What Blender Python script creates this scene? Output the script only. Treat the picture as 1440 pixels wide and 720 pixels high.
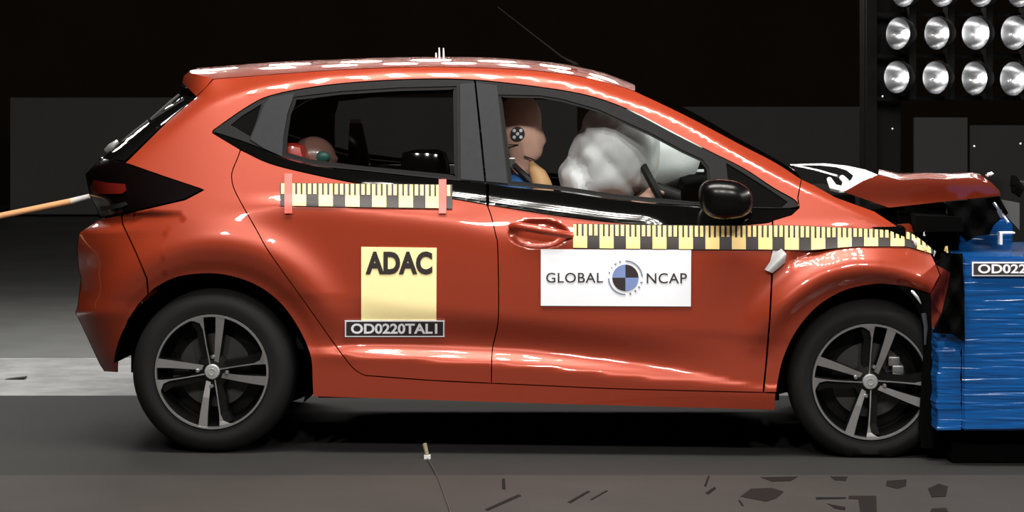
import bpy, bmesh, math, random
from mathutils import Vector, Matrix, noise
from mathutils.geometry import delaunay_2d_cdt
R = math.radians
random.seed(7)
for o in list(bpy.data.objects): bpy.data.objects.remove(o)
scene = bpy.context.scene
C = scene.collection

# ---------------------------------------------------------------- camera
D, H, F, HZ = 9.0, 1.3, 3348.0, 157.0       # distance, eye height, focal length in pixels, horizon row
cam = bpy.data.objects.new('camera', bpy.data.cameras.new('camera'))
C.objects.link(cam)
cam.location = (0, -D, H); cam.rotation_euler = (R(90), 0, 0)
cam.data.sensor_width = 36; cam.data.lens = F / 1440 * 36
cam.data.shift_y = -(360 - HZ) / 1440
cam.data.clip_end = 200
scene.camera = cam
# ---------------------------------------------------------------- world, exposure
w = bpy.data.worlds.new('dark_hall'); scene.world = w; w.use_nodes = True
w.node_tree.nodes['Background'].inputs[0].default_value = (0.9, 0.95, 1, 1)
w.node_tree.nodes['Background'].inputs[1].default_value = 0.004
vs = scene.view_settings
vs.view_transform = 'Standard'; vs.look = 'None'; vs.gamma = 1; vs.use_curve_mapping = False
vs.exposure = 0.16
# ---------------------------------------------------------------- lamps of the test hall (ceiling rows) and added fill lamps
def lamp(name, loc, target, size, watt, col=(1, .95, .88), spread=180):
    l = bpy.data.lights.new(name, 'AREA'); l.shape = 'DISK'; l.size = size; l.energy = watt; l.color = col
    l.spread = R(spread)
    o = bpy.data.objects.new(name, l); C.objects.link(o); o.location = loc
    o.rotation_euler = (Vector(target) - Vector(loc)).to_track_quat('-Z', 'Y').to_euler()
    o['kind'] = 'light'
    return o
for i in range(14):                                      # racks above the near side of the runway
    x = -1.95 + i * .30
    for y, z in ((-.9, 4.8), (-1.35, 4.8), (-1.8, 4.8)):
        lamp('hall_and_fill_lamp', (x, y, z), (x * .9, 0, .6), .15, 9.5)
for i in range(16):                                      # racks on the far side of the runway
    x = -4.2 + i * .52
    lamp('hall_and_fill_lamp', (x, 7.0, 2.95), (x * .6, 1.0, 1.2), .30, 5)
    lamp('hall_and_fill_lamp', (x + .2, 8.2, 3.9), (x * .6, 1.0, 1.2), .30, 5)
for i in range(3):                                       # lamps behind the camera
    x = -3.0 + i * 3.0
    lamp('hall_and_fill_lamp', (x, -9.5, 6.6), (x * .35, 0, .6), .6, 270)
for i in range(6):                                       # fill lamps added out of view ahead of the car to brighten the airbags
    lamp('hall_and_fill_lamp', (5.6, -4.6 + i * 1.5, 3.3), (.6, 0, 1.2), .35, 36)
lamp('hall_and_fill_lamp', (-3.4, 3.2, 3.6), (-3.2, 3.0, 0), .5, 28, (.95, .97, 1), 110)
lamp('hall_and_fill_lamp', (0, 12, 5.5), (0, 20, .8), 1.2, 7, (.95, 1, 1))

# ---------------------------------------------------------------- helpers: pixels to space
CAM = Vector((0, -D, H))
def ray(u, v): return Vector(((u - 720) / F, 1.0, -(v - HZ) / F))
def PW(u, v, Y): return CAM + ray(u, v) * (D + Y)
def PG(u, v, z=0.0):                                     # point of the floor seen there
    d = ray(u, v); return CAM + d * ((z - H) / d.z)
_a = PW(298, 523, .02); _b = PW(1224, 537, -.10)
_d = Vector((_b.x - _a.x, _b.y - _a.y, 0)).normalized()
_n = Vector((-_d.y, _d.x, 0))
HW = .875                                                # half width of the car
_m = (_a + _b) / 2 + _n * HW; _m.z = 0
MC = Matrix.Translation(_m) @ Matrix.Rotation(math.atan2(_d.y, _d.x), 4, 'Z')
MI = MC.inverted()
_dc = _n.dot(CAM - _m)
def PL(u, v, off):                                       # car coordinates of a pixel, 'off' metres inside the widest plane
    d = ray(u, v); t = (-HW + off - _dc) / _n.dot(d)
    return MI @ (CAM + d * t)

# ---------------------------------------------------------------- helpers: curves
def pchip(pts):
    xs = [p[0] for p in pts]; ys = [p[1] for p in pts]; n = len(xs)
    h = [xs[i+1] - xs[i] for i in range(n-1)]; dl = [(ys[i+1] - ys[i]) / h[i] for i in range(n-1)]
    m = [0.0] * n
    m[0] = dl[0]; m[-1] = dl[-1]
    for i in range(1, n-1):
        if dl[i-1] * dl[i] > 0:
            w1 = 2*h[i] + h[i-1]; w2 = h[i] + 2*h[i-1]
            m[i] = (w1 + w2) / (w1 / dl[i-1] + w2 / dl[i])
    def f(x):
        if x <= xs[0]: return ys[0] + m[0] * (x - xs[0]) * 0
        if x >= xs[-1]: return ys[-1]
        lo, hi = 0, n - 1
        while hi - lo > 1:
            k = (lo + hi) // 2
            if xs[k] <= x: lo = k
            else: hi = k
        t = (x - xs[lo]) / h[lo]; t2 = t*t; t3 = t2*t
        return (2*t3 - 3*t2 + 1)*ys[lo] + (t3 - 2*t2 + t)*h[lo]*m[lo] + (-2*t3 + 3*t2)*ys[lo+1] + (t3 - t2)*h[lo]*m[lo+1]
    return f
def table(pts, lo=60, hi=1480):
    f = pchip(pts); T = [f(x) for x in range(lo, hi + 2)]
    def g(u):
        u = min(max(u, lo), hi); i = int(u); t = u - i
        return T[i - lo] * (1 - t) + T[i - lo + 1] * t
    return g
def sm(a, b, x):
    t = min(max((x - a) / (b - a), 0), 1); return t*t*(3 - 2*t)

# ---------------------------------------------------------------- helpers: materials
def nt(name):
    m = bpy.data.materials.new(name); m.use_nodes = True
    return m, m.node_tree.nodes, m.node_tree.links, m.node_tree.nodes['Principled BSDF']
def mat(name, col, rough=.5, metal=0, coat=0, crough=.04, emit=0, spec=.5, nscale=0, namt=.12, bump=0, bscale=200):
    m, N, L, b = nt(name)
    b.inputs['Base Color'].default_value = (*col, 1); b.inputs['Roughness'].default_value = rough
    b.inputs['Metallic'].default_value = metal; b.inputs['Coat Weight'].default_value = coat
    b.inputs['Coat Roughness'].default_value = crough; b.inputs['Specular IOR Level'].default_value = spec
    if emit:
        b.inputs['Emission Color'].default_value = (*col, 1); b.inputs['Emission Strength'].default_value = emit
    tc = N.new('ShaderNodeTexCoord')
    if nscale:
        n = N.new('ShaderNodeTexNoise'); n.inputs['Scale'].default_value = nscale; n.inputs['Detail'].default_value = 6
        L.new(tc.outputs['Object'], n.inputs['Vector'])
        mr = N.new('ShaderNodeMapRange'); mr.inputs['To Min'].default_value = 1 - namt; mr.inputs['To Max'].default_value = 1 + namt
        L.new(n.outputs['Fac'], mr.inputs['Value'])
        mx = N.new('ShaderNodeMix'); mx.data_type = 'RGBA'; mx.blend_type = 'MULTIPLY'; mx.inputs['Factor'].default_value = 1
        mx.inputs['A'].default_value = (*col, 1); L.new(mr.outputs['Result'], mx.inputs['B'])
        L.new(mx.outputs['Result'], b.inputs['Base Color'])
    if bump:
        n2 = N.new('ShaderNodeTexNoise'); n2.inputs['Scale'].default_value = bscale; n2.inputs['Detail'].default_value = 4
        L.new(tc.outputs['Object'], n2.inputs['Vector'])
        bp = N.new('ShaderNodeBump'); bp.inputs['Strength'].default_value = bump; bp.inputs['Distance'].default_value = .002
        L.new(n2.outputs['Fac'], bp.inputs['Height']); L.new(bp.outputs['Normal'], b.inputs['Normal'])
    return m
def lin(r, g, b):
    f = lambda c: (c/255/12.92) if c/255 <= .04045 else ((c/255 + .055)/1.055)**2.4
    return (f(r), f(g), f(b))
def glass_mat(name, tint, k=1.0):
    m, N, L, b = nt(name); N.remove(b)
    out = N['Material Output']
    tr = N.new('ShaderNodeBsdfTransparent'); tr.inputs[0].default_value = (*tint, 1)
    gl = N.new('ShaderNodeBsdfGlossy'); gl.inputs['Roughness'].default_value = .01; gl.inputs['Color'].default_value = (k, k, k, 1)
    fr = N.new('ShaderNodeFresnel'); fr.inputs['IOR'].default_value = 1.45
    mx = N.new('ShaderNodeMixShader')
    L.new(fr.outputs[0], mx.inputs[0]); L.new(tr.outputs[0], mx.inputs[1]); L.new(gl.outputs[0], mx.inputs[2])
    L.new(mx.outputs[0], out.inputs['Surface'])
    return m
def foil_mat():
    m, N, L, b = nt('blue_wrap_film')
    b.inputs['Base Color'].default_value = (*lin(16, 76, 140), 1); b.inputs['Roughness'].default_value = .16
    tc = N.new('ShaderNodeTexCoord'); mp = N.new('ShaderNodeMapping'); mp.inputs['Scale'].default_value = (3.5, 3.5, 50)
    n = N.new('ShaderNodeTexNoise'); n.inputs['Scale'].default_value = 1.2; n.inputs['Detail'].default_value = 1.5; n.inputs['Distortion'].default_value = .4
    bp = N.new('ShaderNodeBump'); bp.inputs['Strength'].default_value = .8; bp.inputs['Distance'].default_value = .009
    L.new(tc.outputs['Object'], mp.inputs['Vector']); L.new(mp.outputs[0], n.inputs['Vector'])
    L.new(n.outputs['Fac'], bp.inputs['Height']); L.new(bp.outputs[0], b.inputs['Normal'])
    return m
def floor_mat(name, c1, c2, scale, rough=.55, crack=0):
    m, N, L, b = nt(name)
    tc = N.new('ShaderNodeTexCoord')
    n = N.new('ShaderNodeTexNoise'); n.inputs['Scale'].default_value = scale; n.inputs['Detail'].default_value = 8; n.inputs['Roughness'].default_value = .62
    n2 = N.new('ShaderNodeTexNoise'); n2.inputs['Scale'].default_value = scale * .22; n2.inputs['Detail'].default_value = 3
    L.new(tc.outputs['Object'], n.inputs['Vector']); L.new(tc.outputs['Object'], n2.inputs['Vector'])
    ad = N.new('ShaderNodeMath'); ad.operation = 'ADD'; L.new(n.outputs['Fac'], ad.inputs[0]); L.new(n2.outputs['Fac'], ad.inputs[1])
    cr = N.new('ShaderNodeValToRGB'); cr.color_ramp.elements[0].position = .38; cr.color_ramp.elements[1].position = .64
    cr.color_ramp.elements[0].color = (*c1, 1); cr.color_ramp.elements[1].color = (*c2, 1)
    hf = N.new('ShaderNodeMath'); hf.operation = 'MULTIPLY'; hf.inputs[1].default_value = .5
    L.new(ad.outputs[0], hf.inputs[0]); L.new(hf.outputs[0], cr.inputs[0]); L.new(cr.outputs[0], b.inputs['Base Color'])
    b.inputs['Roughness'].default_value = rough
    bp = N.new('ShaderNodeBump'); bp.inputs['Strength'].default_value = .25; bp.inputs['Distance'].default_value = .004
    L.new(n.outputs['Fac'], bp.inputs['Height']); L.new(bp.outputs[0], b.inputs['Normal'])
    return m

M = {}
M['paint'] = mat('copper_red_paint', (.31, .036, .012), .36, .25, 1.0, .035, nscale=900, namt=.05)
M['gloss_black'] = mat('gloss_black_trim', (.002, .002, .002), .08, 0, 0, nscale=60)
M['mirror_black'] = mat('mirror_shell_black', (.002, .002, .002), .25, 0, 0, spec=.3, nscale=60)
M['fabric_roof'] = mat('headliner_cloth', (.45, .45, .44), .9, nscale=200)
M['cap'] = mat('grey_hub_cap', (.30, .31, .31), .4, .3, nscale=60)
M['satin_black'] = mat('satin_grey_trim', (.013, .0133, .014), .55, spec=.05, nscale=40)
M['pillar'] = mat('grey_pillar_film', (.024, .025, .028), .55, spec=.06, nscale=40)
M['seal'] = mat('rubber_seal', (.003, .003, .003), .5, spec=.08, nscale=60)
M['dark'] = mat('dark_plastic', (.006, .006, .006), .6, nscale=40)
M['void'] = mat('dark_underlayer_and_shade', (.0015, .0015, .0015), .9, spec=.03, nscale=40)
M['fabric'] = mat('seat_fabric', (.012, .012, .014), .9, nscale=300, bump=.4)
M['trimgrey'] = mat('grey_interior_trim', (.05, .05, .05), .6, nscale=30)
M['glass'] = glass_mat('side_window_glass', (.93, .95, .95))
M['glass_rear'] = glass_mat('rear_side_glass', (.84, .85, .85))
M['glass_black'] = mat('black_tinted_glass', (.004, .004, .004), .04, 0, 1.0, nscale=60)
M['lens_red'] = mat('red_lamp_lens', (.09, .006, .004), .12, 0, 1.0, nscale=80)
M['lens_dark'] = mat('smoked_lamp_lens', (.002, .001, .001), .15, 0, 0, nscale=80)
M['tyre'] = mat('tyre_rubber', (.0075, .0075, .007), .7, spec=.2, nscale=120, bump=.15)
M['machined'] = mat('machined_alloy', (.50, .50, .51), .30, .9, nscale=200, namt=.06)
M['machined_dim'] = mat('satin_grey_alloy', (.10, .10, .105), .4, .6, nscale=200, namt=.06)
M['wheel_black'] = mat('black_wheel_paint', (.003, .003, .003), .35, 0, spec=.25, nscale=90)
M['steel'] = mat('steel', (.45, .45, .45), .3, .9, nscale=120)
M['brake'] = mat('brake_iron', (.06, .06, .06), .45, .7, nscale=80)
M['silver'] = mat('silver_and_painted_reflection', (.80, .80, .82), .35, .3, nscale=60)  # silver parts, and the reflection painted on the bonnet's rear edge
M['yellow'] = mat('scale_yellow', lin(250, 216, 142), .55, nscale=40, namt=.05)
M['poster'] = mat('pale_yellow_vinyl', lin(255, 238, 176), .55, nscale=30, namt=.03)
M['ink'] = mat('black_ink', lin(38, 30, 30), .6, nscale=60)
M['tape_black'] = mat('scale_black', lin(42, 36, 36), .6, nscale=60)
M['salmon'] = mat('salmon_adhesive_tape', lin(232, 92, 84), .5, nscale=60)
M['white'] = mat('white_vinyl', (.83, .86, .93), .5, nscale=30, namt=.02)
M['logo_blue'] = mat('logo_blue', lin(118, 138, 190), .5, nscale=60)
M['logo_grey'] = mat('logo_grey', lin(120, 130, 150), .5, nscale=60)
M['airbag'] = mat('airbag_cloth', (.88, .90, .93), .8, nscale=60, namt=.05, bump=.25, bscale=60)
M['skin'] = mat('dummy_skin_vinyl', lin(232, 184, 164), .5, nscale=30, namt=.08)
M['shirt'] = mat('blue_dummy_shirt', lin(50, 115, 190), .8, nscale=80)
M['pad'] = mat('tan_shoulder_pad', lin(205, 160, 112), .55, nscale=40)
M['child_skin'] = mat('brown_child_dummy_vinyl', lin(140, 104, 94), .3, 0, .8, nscale=30)
M['red_cloth'] = mat('red_seat_shell', lin(205, 60, 52), .35, 0, .4, nscale=40)
M['teal'] = mat('teal_patch', lin(40, 92, 86), .4, nscale=40)
M['peel'] = mat('grey_peeled_tape', (.42, .42, .43), .4, .2, nscale=60)
M['film'] = foil_mat()
M['wall'] = mat('dark_wall', lin(42, 34, 26), .95, spec=.1, nscale=1.2, namt=.2)
M['panel'] = mat('grey_panel', lin(84, 84, 84), .9, spec=.1, nscale=1.5, namt=.12)
M['rack'] = mat('black_rack_steel', (.003, .003, .003), .7, spec=.08, nscale=40)
M['reflector'] = mat('silver_reflector', (.45, .46, .48), .25, 1.0, nscale=30, namt=.1)
M['bulb'] = mat('lit_bulb', (1, .98, .95), .3, emit=4)
M['rope'] = mat('tan_webbing', lin(206, 150, 105), .8, nscale=200, namt=.15)
M['ropewhite'] = mat('white_rope_end', lin(190, 188, 186), .8, nscale=200)

# ---------------------------------------------------------------- helpers: objects
def link(o, parent=None):
    C.objects.link(o)
    if parent: o.parent = parent
    return o
def mesh(name, verts, faces, m, parent=None, smooth=True, normals=None, label=None, kind=None):
    me = bpy.data.meshes.new(name); me.from_pydata([tuple(v) for v in verts], [], faces); me.update()
    for s in (m if isinstance(m, list) else [m]): me.materials.append(s)
    if smooth:
        for p in me.polygons: p.use_smooth = True
    if normals: me.normals_split_custom_set_from_vertices([tuple(n) for n in normals])
    o = link(bpy.data.objects.new(name, me), parent)
    if label: o['label'] = label
    if kind: o['kind'] = kind
    return o
def thing(name, label, cat, loc=(0, 0, 0), rot=(0, 0, 0), group=None):
    o = link(bpy.data.objects.new(name, None)); o.location = loc; o.rotation_euler = rot
    o.empty_display_size = .1
    o['label'] = label; o['category'] = cat
    if group: o['group'] = group
    return o
def tag(o, label, cat, group=None):
    o['label'] = label; o['category'] = cat
    if group: o['group'] = group
    return o
class MB:
    def __init__(s): s.v = []; s.f = []
    def add(s, vs, fs):
        b = len(s.v); s.v += [Vector(v) for v in vs]; s.f += [[i + b for i in f] for f in fs]; return s
    def box(s, a, b, bev=0):
        (x0, y0, z0), (x1, y1, z1) = a, b
        if not bev:
            vs = [(x, y, z) for x in (x0, x1) for y in (y0, y1) for z in (z0, z1)]
            return s.add(vs, [[0,1,3,2],[4,6,7,5],[0,4,5,1],[2,3,7,6],[0,2,6,4],[1,5,7,3]])
        bm = bmesh.new(); bmesh.ops.create_cube(bm, size=1)
        for v in bm.verts: v.co = Vector(((x0+x1)/2 + v.co.x*(x1-x0), (y0+y1)/2 + v.co.y*(y1-y0), (z0+z1)/2 + v.co.z*(z1-z0)))
        bmesh.ops.bevel(bm, geom=bm.edges[:], offset=bev, segments=2, affect='EDGES', profile=.6)
        return s.bm(bm)
    def bm(s, bm):
        bm.verts.index_update()
        s.add([v.co.copy() for v in bm.verts], [[v.index for v in f.verts] for f in bm.faces]); bm.free(); return s
    def tube(s, pts, r, n=8, cap=True):
        pts = [Vector(p) for p in pts]; rings = []
        up = None
        for i, p in enumerate(pts):
            t = (pts[min(i+1, len(pts)-1)] - pts[max(i-1, 0)]).normalized()
            if up is None:
                up = Vector((0, 0, 1)) if abs(t.z) < .9 else Vector((1, 0, 0))
            a = t.cross(up).normalized(); b = a.cross(t).normalized(); up = b
            rr = r[i] if isinstance(r, (list, tuple)) else r
            rings.append([p + (a*math.cos(2*math.pi*k/n) + b*math.sin(2*math.pi*k/n))*rr for k in range(n)])
        vs = [q for g in rings for q in g]; fs = []
        for i in range(len(pts)-1):
            for k in range(n): fs.append([i*n+k, i*n+(k+1)%n, (i+1)*n+(k+1)%n, (i+1)*n+k])
        if cap: fs += [list(range(n))[::-1], [(len(pts)-1)*n + k for k in range(n)]]
        return s.add(vs, fs)
    def lathe(s, prof, axis='Y', n=48, c=(0, 0, 0), close=False):    # prof: (radius, along axis)
        c = Vector(c); vs = []; fs = []
        for k in range(n):
            a = 2*math.pi*k/n
            for r, h in prof:
                if axis == 'Y': vs.append(c + Vector((r*math.cos(a), h, r*math.sin(a))))
                elif axis == 'Z': vs.append(c + Vector((r*math.cos(a), r*math.sin(a), h)))
                else: vs.append(c + Vector((h, r*math.cos(a), r*math.sin(a))))
        m = len(prof)
        for k in range(n):
            q = (k+1) % n
            for i in range(m - 1 + (1 if close else 0)):
                j = (i+1) % m; fs.append([k*m+i, k*m+j, q*m+j, q*m+i])
        return s.add(vs, fs)
    def ell(s, c, r, n=24, m=14, fn=None):
        c = Vector(c); vs = []; fs = []
        for i in range(m+1):
            th = math.pi*i/m
            for k in range(n):
                ph = 2*math.pi*k/n
                d = Vector((math.sin(th)*math.cos(ph), math.sin(th)*math.sin(ph), math.cos(th)))
                q = Vector((d.x*r[0], d.y*r[1], d.z*r[2]))
                if fn: q = fn(d, q)
                vs.append(c + q)
        for i in range(m):
            for k in range(n): fs.append([i*n+k, (i+1)*n+k, (i+1)*n+(k+1)%n, i*n+(k+1)%n])
        return s.add(vs, fs)
    def prism(s, poly, y0, y1):                                     # polygon in x,z pushed along y
        n = len(poly)
        vs = [(x, y0, z) for x, z in poly] + [(x, y1, z) for x, z in poly]
        return s.add(vs, [list(range(n)), list(range(n, 2*n))[::-1]] + [[i, i+n, (i+1) % n + n, (i+1) % n] for i in range(n)])
    def build(s, name, m, parent=None, smooth=False, **k):
        o = mesh(name, s.v, s.f, m, parent, smooth, **k)
        bm = bmesh.new(); bm.from_mesh(o.data); bmesh.ops.remove_doubles(bm, verts=bm.verts[:], dist=1e-6)
        bmesh.ops.recalc_face_normals(bm, faces=bm.faces[:])
        if smooth:
            for e in bm.edges:
                if len(e.link_faces) == 2 and e.calc_face_angle(0) > R(38): e.smooth = False
        bm.to_mesh(o.data); bm.free()
        return o
def inside(p, poly):
    x, y = p; c = False; n = len(poly); j = n - 1
    for i in range(n):
        xi, yi = poly[i]; xj, yj = poly[j]
        if (yi > y) != (yj > y) and x < (xj - xi)*(y - yi)/(yj - yi) + xi: c = not c
        j = i
    return c
def resample(poly, step):
    out = []; n = len(poly)
    for i in range(n):
        a, b = poly[i], poly[(i+1) % n]; l = math.dist(a, b); k = max(1, int(round(l/step)))
        for q in range(k): out.append((a[0] + (b[0]-a[0])*q/k, a[1] + (b[1]-a[1])*q/k))
    return out
def spline(pts, closed=False, k=4):                                  # smooth (Catmull-Rom) outline
    out = []; n = len(pts); rng = n if closed else n - 1
    for i in range(rng):
        p0 = pts[(i-1) % n] if closed or i > 0 else pts[i]; p1 = pts[i]; p2 = pts[(i+1) % n]
        p3 = pts[(i+2) % n] if closed or i + 2 < n else p2
        for q in range(k):
            t = q/k
            out.append(tuple(.5*((2*p1[c]) + (-p0[c]+p2[c])*t + (2*p0[c]-5*p1[c]+4*p2[c]-p3[c])*t*t + (-p0[c]+3*p1[c]-3*p2[c]+p3[c])*t**3) for c in (0, 1)))
    if not closed: out.append(tuple(pts[-1]))
    return out
def shrink(poly, d):
    n = len(poly); ar = sum(poly[i][0]*poly[(i+1) % n][1] - poly[(i+1) % n][0]*poly[i][1] for i in range(n))
    sg = 1 if ar > 0 else -1; out = []
    for i in range(n):
        a, b, c = poly[i-1], poly[i], poly[(i+1) % n]
        tx, ty = c[0]-a[0], c[1]-a[1]; l = math.hypot(tx, ty) or 1
        out.append((b[0] - sg*ty/l*d, b[1] + sg*tx/l*d))
    return out
COPIES = []
def panel(name, outline, m, parent, off, step=8, holes=(), rim=.02, fine=None, mirror=True, gap=.8, label=None, bias=0.0, shared=None):
    """Sheet-metal panel: side outline in pixels, depth from off(u, v); rim folds inwards at every edge."""
    outer = shrink(resample(outline, step), gap); hs = [shrink(resample(h, step), -gap*0) for h in holes]
    P = []; E = []; seen = {}
    for loop in [outer] + hs:
        b = len(P); P += loop; E += [(b+i, b+(i+1) % len(loop)) for i in range(len(loop))]
    cell = step
    for p in P: seen.setdefault((int(p[0]//cell), int(p[1]//cell)), []).append(p)
    def near(p, d):
        i, j = int(p[0]//cell), int(p[1]//cell)
        return any(math.dist(p, q) < d for a in (-1, 0, 1) for c in (-1, 0, 1) for q in seen.get((i+a, j+c), ()))
    us = [p[0] for p in outer]; vs_ = [p[1] for p in outer]
    def grid(u0, v0, u1, v1, st, excl=None):
        j = 0; v = v0 + st*.5
        while v < v1:
            u = u0 + st*(.5 if j % 2 else .25)
            while u < u1:
                p = (u, v)
                if inside(p, outer) and not any(inside(p, h) for h in hs) and not near(p, st*.45):
                    if not (excl and excl[0] < u < excl[2] and excl[1] < v < excl[3]): P.append(p)
                u += st
            v += st; j += 1
    grid(min(us), min(vs_), max(us), max(vs_), step, fine)
    if fine: grid(*fine[:4], fine[4])
    vo, _, fo, _, _, _ = delaunay_2d_cdt([Vector(p) for p in P], E, [], 0, 1e-5)
    tris = []
    for f in fo:
        c = (sum(vo[i][0] for i in f)/3, sum(vo[i][1] for i in f)/3)
        if inside(c, outer) and not any(inside(c, h) for h in hs): tris.append(list(f))
    used = sorted({i for f in tris for i in f}); ix = {o: k for k, o in enumerate(used)}
    uv = [(vo[i][0], vo[i][1]) for i in used]
    V = []; NN = []
    for u, v in uv:
        o = off(u, v) + bias; V.append(PL(u, v, o))
        e = 1.2
        n = (PL(u+e, v, off(u+e, v)) - PL(u-e, v, off(u-e, v))).cross(PL(u, v+e, off(u, v+e)) - PL(u, v-e, off(u, v-e))).normalized()
        if n.y > 0: n = -n
        NN.append(n)
    Fc = []
    for f in tris:
        a, b, c = [ix[i] for i in f]
        if (V[b]-V[a]).cross(V[c]-V[a]).dot(NN[a]) < 0: b, c = c, b
        Fc.append([a, b, c])
    if rim:
        ed = {}
        for f in Fc:
            for i in range(3): ed.setdefault(frozenset((f[i], f[(i+1) % 3])), []).append((f[i], f[(i+1) % 3]))
        bd = [e[0] for e in ed.values() if len(e) == 1]; dup = {}
        def vert(i, d):
            if (i, d) not in dup:
                dup[(i, d)] = len(V); V.append(V[i] + Vector((0, d, 0))); NN.append(None)
            return dup[(i, d)]
        for a, b in bd:
            t = (V[b] - V[a]).normalized(); nn = t.cross(NN[a])
            q = [vert(b, 0.0), vert(a, 0.0), vert(a, rim), vert(b, rim)]
            Fc.append(q)
            for i in q: NN[i] = (NN[i] or Vector((0, 0, 0))) + nn
        NN = [n.normalized() if n.length > 0 else Vector((0, -1, 0)) for n in NN]
    o = mesh(name, V, Fc, m, parent, True, NN, label)
    if mirror: COPIES.append(o)
    return o
def bridge(name, rows, m, parent, smooth=True, **k):                 # rows of points -> quad sheet
    n = len(rows[0]); vs = [p for r in rows for p in r]; fs = []
    for i in range(len(rows)-1):
        for j in range(n-1): fs.append([i*n+j, i*n+j+1, (i+1)*n+j+1, (i+1)*n+j])
    return mesh(name, vs, fs, m, parent, smooth, **k)
def across(p, n, bulge=(0, 0), pw=2.0):                              # arc from a near-side point to its mirror point
    return [Vector((p.x + bulge[0]*(1 - abs(t)**pw), p.y*-t if False else abs(p.y)*t, p.z + bulge[1]*(1 - abs(t)**pw))) for t in [-1 + 2*i/n for i in range(n+1)]]
def text_geo(s, extra=0.0, space=1.0):
    cu = bpy.data.curves.new('lettering', 'FONT'); cu.body = s; cu.offset = extra; cu.space_character = space; cu.resolution_u = 4
    ob = bpy.data.objects.new('lettering', cu); C.objects.link(ob)
    dg = bpy.context.evaluated_depsgraph_get(); dg.update()
    me = bpy.data.meshes.new_from_object(ob.evaluated_get(dg))
    vs = [(v.co.x, v.co.y) for v in me.vertices]; fs = [list(p.vertices) for p in me.polygons]
    bpy.data.objects.remove(ob); bpy.data.curves.remove(cu); bpy.data.meshes.remove(me)
    x0 = min(v[0] for v in vs); x1 = max(v[0] for v in vs); y0 = min(v[1] for v in vs); y1 = max(v[1] for v in vs)
    return [((x-x0)/(x1-x0), (y-y0)/(y1-y0)) for x, y in vs], fs
def text_on(s, box, off, m, parent, lift, extra=0.0, space=1.0, name='lettering'):
    vs, fs = text_geo(s, extra, space); u0, v0, u1, v1 = box
    V = []
    for x, y in vs:
        u = u0 + x*(u1-u0); v = v1 + y*(v0-v1); V.append(PL(u, v, off(u, v) - lift))
    return mesh(name, V, fs, m, parent, False)

# ================================================================ THE SETTING
def slab(name, x0, x1, y0, y1, z, m, thick=.2, kind='structure'):
    return MB().box((x0, y0, z - thick), (x1, y1, z)).build(name, m, kind=kind)
M['floor_lane'] = floor_mat('dark_runway_floor', lin(17, 17, 16), lin(25, 24, 23), 3, .8)
M['floor_near'] = floor_mat('worn_brown_floor', lin(36, 32, 30), lin(45, 41, 39), 3.5, .75)
M['floor_far'] = floor_mat('grey_concrete_floor', lin(110, 112, 113), lin(165, 167, 167), 5)
M['floor_back'] = floor_mat('mid_grey_floor', lin(84, 86, 86), lin(100, 102, 102), 3)
yl = PG(720, 668).y; yb = PG(720, 503).y
slab('floor', -16, 16, yl, 1.9, 0, M['floor_lane'])
slab('floor', -16, 16, -12, yl - .012, .002, M['floor_near'])
slab('floor', -16, 16, 1.9, yb, 0, M['floor_far'])
slab('floor', -16, 16, yb + .02, 24.2, 0, M['floor_back'])
slab('trim_1', -16, 16, yl - .012, yl, -.004, M['dark'])
slab('trim_2', -16, 16, yb, yb + .02, -.004, M['dark'])
MB().box((-16, 24, 0), (16, 24.3, 9)).build('wall_back', M['wall'], kind='structure')
MB().box((-16.3, -12, 0), (-16, 24.3, 9)).build('wall_left', M['wall'], kind='structure')
MB().box((16, -12, 0), (16.3, 24.3, 9)).build('wall_right', M['wall'], kind='structure')
MB().box((-16, -12.3, 0), (16, -12, 9)).build('wall_front', M['wall'], kind='structure')
MB().box((-16.3, -12.3, 9), (16.3, 24.3, 9.3)).build('ceiling', M['wall'], kind='structure')
# screens standing in front of the back wall
def screen(u0, u1, v0, Y, label, m=M['panel']):
    s = (D + Y)/F; x0 = (u0-720)*s; x1 = (u1-720)*s; z1 = H - (v0-HZ)*s
    t = thing('screen_panel', label, 'panel', ((x0+x1)/2, Y, 0))
    hw = (x1-x0)/2
    MB().box((-hw, 0, .03), (hw, .06, z1), .01).build('board', m, t)
    for sx in (-hw*.8, hw*.8): MB().box((sx-.05, -.02, 0), (sx+.05, .4, .03)).build('foot', M['rack'], t)
    return t
screen(14, 452, 137, 20.4, 'long dim grey screen panel behind the rear end of the car')
screen(458, 812, 137, 20.4, 'dim grey screen panel seen through the car windows')
screen(838, 1228, 150, 20.4, 'dim grey screen panel behind the windscreen and bonnet')
screen(1285, 1361, 165, 14, 'narrow grey screen panel below the second and third floodlight columns')
screen(1364, 1560, 176, 17, 'dark screen panel at the right edge above the blue barrier', M['panel'])

# ================================================================ THE CAR
car = thing('car', 'copper red five door hatchback with crushed front end against the blue barrier', 'car')
car.matrix_world = MC
vT = table([(60, 262), (300, 268), (500, 275), (700, 289), (870, 302), (1130, 302), (1480, 302)])
vS = table([(60, 300), (300, 300), (435, 288), (520, 297), (640, 312), (720, 328), (850, 338), (1000, 342), (1100, 348), (1480, 355)])
vC = table([(60, 420), (450, 418), (560, 430), (700, 441), (1033, 474), (1090, 478), (1480, 484)])
vD = table([(60, 480), (460, 482), (690, 486), (850, 501), (1000, 524), (1060, 538), (1480, 545)])
oD = table([(60, .012), (420, .012), (500, .034), (700, .045), (900, .034), (1060, .012), (1480, .012)])
wE = table([(60, 20), (460, 18), (520, 20), (700, 26), (900, 24), (1000, 16), (1060, 8), (1480, 8)])
L0 = table([(60, 226), (180, 212), (232, 190), (287, 150), (320, 137), (357, 125), (400, 117), (475, 107), (575, 102), (640, 102), (740, 107), (815, 119), (865, 136), (890, 144), (940, 163), (1000, 195), (1040, 218), (1100, 250), (1129, 264), (1480, 420)])
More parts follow.
